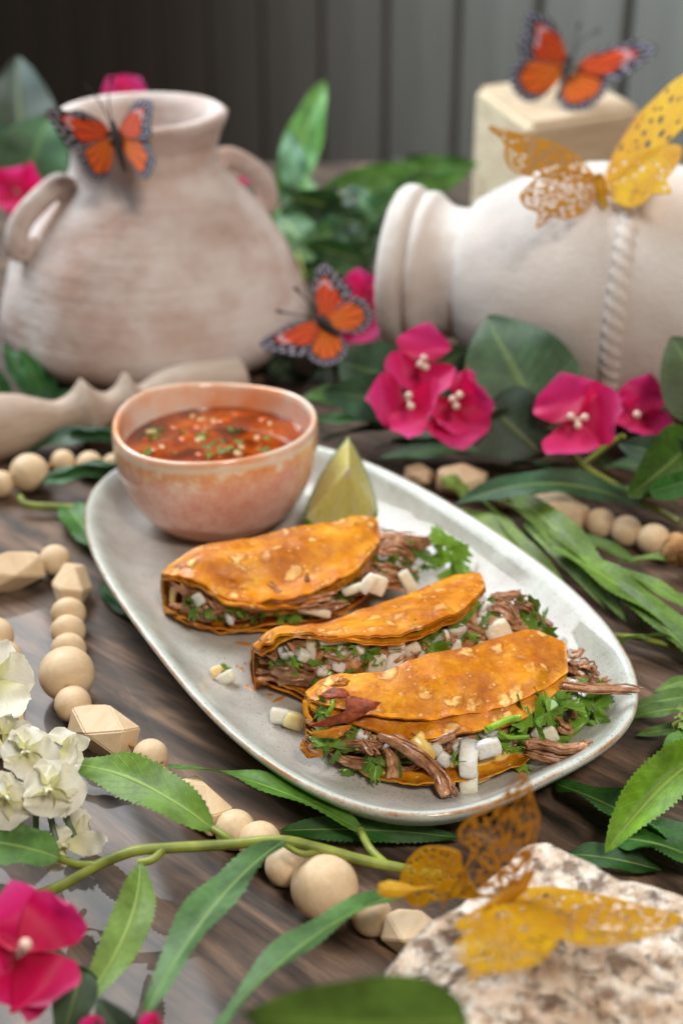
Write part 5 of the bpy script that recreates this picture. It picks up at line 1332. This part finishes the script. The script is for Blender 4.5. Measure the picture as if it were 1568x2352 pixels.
filigree(gb1, [trd(*p) for p in [(860, 1560), (800, 1430), (600, 1380), (400, 1440), (300, 1520), (235, 1600), (280, 1690), (380, 1740), (370, 1850), (400, 1850), (470, 1770), (600, 1790), (720, 1760), (820, 1680)]], trd(820, 1560), pL, 2, GBr, 220, .05, .20, 'hindwing')
rootR = trd(940, 1560); pR = plane_from(atd(*rootR, .714), atd(rootR[0]+100, rootR[1], .686), atd(rootR[0], rootR[1]-100, .726))
filigree(gb1, [trd(*p) for p in [(940, 1480), (980, 1300), (1080, 1120), (1200, 940), (1350, 790), (1520, 640), (1700, 560), (1850, 560), (1800, 700), (1700, 850), (1600, 1000), (1480, 1130), (1300, 1300), (1100, 1450)]], trd(1000, 1480), pR, 3, GY, 130, .1, .46, 'forewing')
filigree(gb1, [trd(*p) for p in [(940, 1500), (1050, 1420), (1250, 1250), (1400, 1190), (1545, 1190), (1545, 1290), (1480, 1400), (1430, 1470), (1470, 1560), (1420, 1590), (1330, 1580), (1220, 1670), (1120, 1690), (1000, 1640), (945, 1560)]], trd(985, 1540), pR, 4, GY, 150, .1, .42, 'hindwing')
v, f = tube([atd(*trd(x, y), .711) for x, y in ((880, 1420), (890, 1500), (900, 1600), (930, 1700))], [.0018, .0032, .0030, .0016], 10); o = mobj('body', v, f, M['gold'], gb1); o.color = lin('c9a415')

# stone block in the foreground
top_out = [(1225, 1922), (1330, 1958), (1450, 2012), (1568, 2048), (1720, 2110), (1760, 2300), (1700, 2560), (1300, 2600), (990, 2540), (1012, 2300), (1030, 2255), (960, 2250), (888, 2238), (950, 2140), (1060, 2060), (1150, 1985)]
ZS = .040
ring = [Vector(p) for p in closed_rom([tuple(at(x, y, ZS)) for x, y in top_out], 200)]
cst = at(1320, 2240, ZS); nR = 70
V = []
lat = [(j/(nR-1), 0.0) for j in range(nR)]+[(1.006, .004), (1.01, .010), (1.01, .020), (1.006, .030), (1.0, .040)]
for i, p in enumerate(ring):
    for k, dz in lat:
        q = cst.lerp(p, k); q.z = ZS-dz
        nz = mnoise.noise(q*90)+.6*mnoise.noise(q*210)
        pit = max(0, mnoise.noise(q*130+Vector((7, 3, 1)))-.12)
        rimf = max(0, (k-.9)/.1) if k <= 1 else 1
        if dz == 0: q.z += .0007*nz-.0055*pit*(1-.4*rimf)-.0020*rimf**2
        elif dz < .039:
            dd = (q-cst); dd.z = 0; q += dd.normalized()*(.0016*nz-.004*pit)
        V.append(q)
stn = mobj('travertine_block', V, grid_faces(200, len(lat), cu=True), M['stone'])
tag(stn, 'rough pitted cream travertine block in the lower right foreground', 'stone')

gb2 = thing('gold_butterfly', at(1150, 2100, ZS), 'gold filigree butterfly resting on the pitted stone in the foreground', 'butterfly', 'gold filigree butterflies')
tre = lambda x, y: (866+x*.4477, 1748+y*.4477)
ru = tre(640, 690); d0 = depth(at(*tre(640, 690), ZS+.012))
pU = plane_from(atd(*ru, d0), atd(ru[0]+100, ru[1]-20, d0-.010), atd(ru[0], ru[1]-100, d0-.006))
filigree(gb2, [tre(*p) for p in [(560, 700), (420, 690), (320, 760), (420, 600), (480, 460), (420, 400), (430, 330), (520, 260), (620, 210), (680, 120), (730, 60), (775, 90), (800, 200), (830, 300), (800, 440), (760, 580), (690, 680)]], tre(610, 560), pU, 11, GBr, 260, .03, .15, 'forewing')
filigree(gb2, [tre(*p) for p in [(520, 700), (440, 560), (420, 470), (320, 440), (220, 450), (150, 520), (120, 610), (150, 710), (210, 750), (300, 720), (400, 700)]], tre(420, 640), pU, 12, GY, 150, .03, .28, 'hindwing')
rl = tre(700, 700); d1 = depth(at(*rl, ZS+.010))
pD = plane_from(atd(*rl, d1), atd(rl[0]+100, rl[1], d1-.002), atd(rl[0], rl[1]+100, d1-.050))
filigree(gb2, [tre(*p) for p in [(640, 690), (800, 650), (950, 655), (1150, 690), (1350, 740), (1560, 800), (1480, 860), (1300, 920), (1150, 940), (1000, 930), (850, 860), (700, 780)]], tre(800, 750), pD, 13, GY, 260, .03, .21, 'forewing')
filigree(gb2, [tre(*p) for p in [(700, 700), (600, 720), (480, 780), (395, 845), (450, 880), (410, 940), (420, 1020), (470, 1060), (470, 1150), (520, 1100), (620, 1080), (760, 1060), (850, 1010), (920, 930), (940, 840), (840, 740)]], tre(680, 860), pD, 14, GY, 190, .03, .27, 'hindwing')
v, f = tube([atd(*tre(x, y), d0-.004) for x, y in ((800, 560), (740, 640), (640, 710), (540, 770))], [.0006, .0018, .0020, .0008], 10); o = mobj('body', v, f, M['gold'], gb2); o.color = lin('d09a2a')
v, f = tube([atd(*tre(x, y), d0+.012) for x, y in ((400, 640), (200, 655), (120, 660), (60, 658), (5, 655))], [.0004, .0005, .0022, .0026, .0016], 10); o = mobj('antenna', v, f, M['gold'], gb2); o.color = lin('f0cf4a')
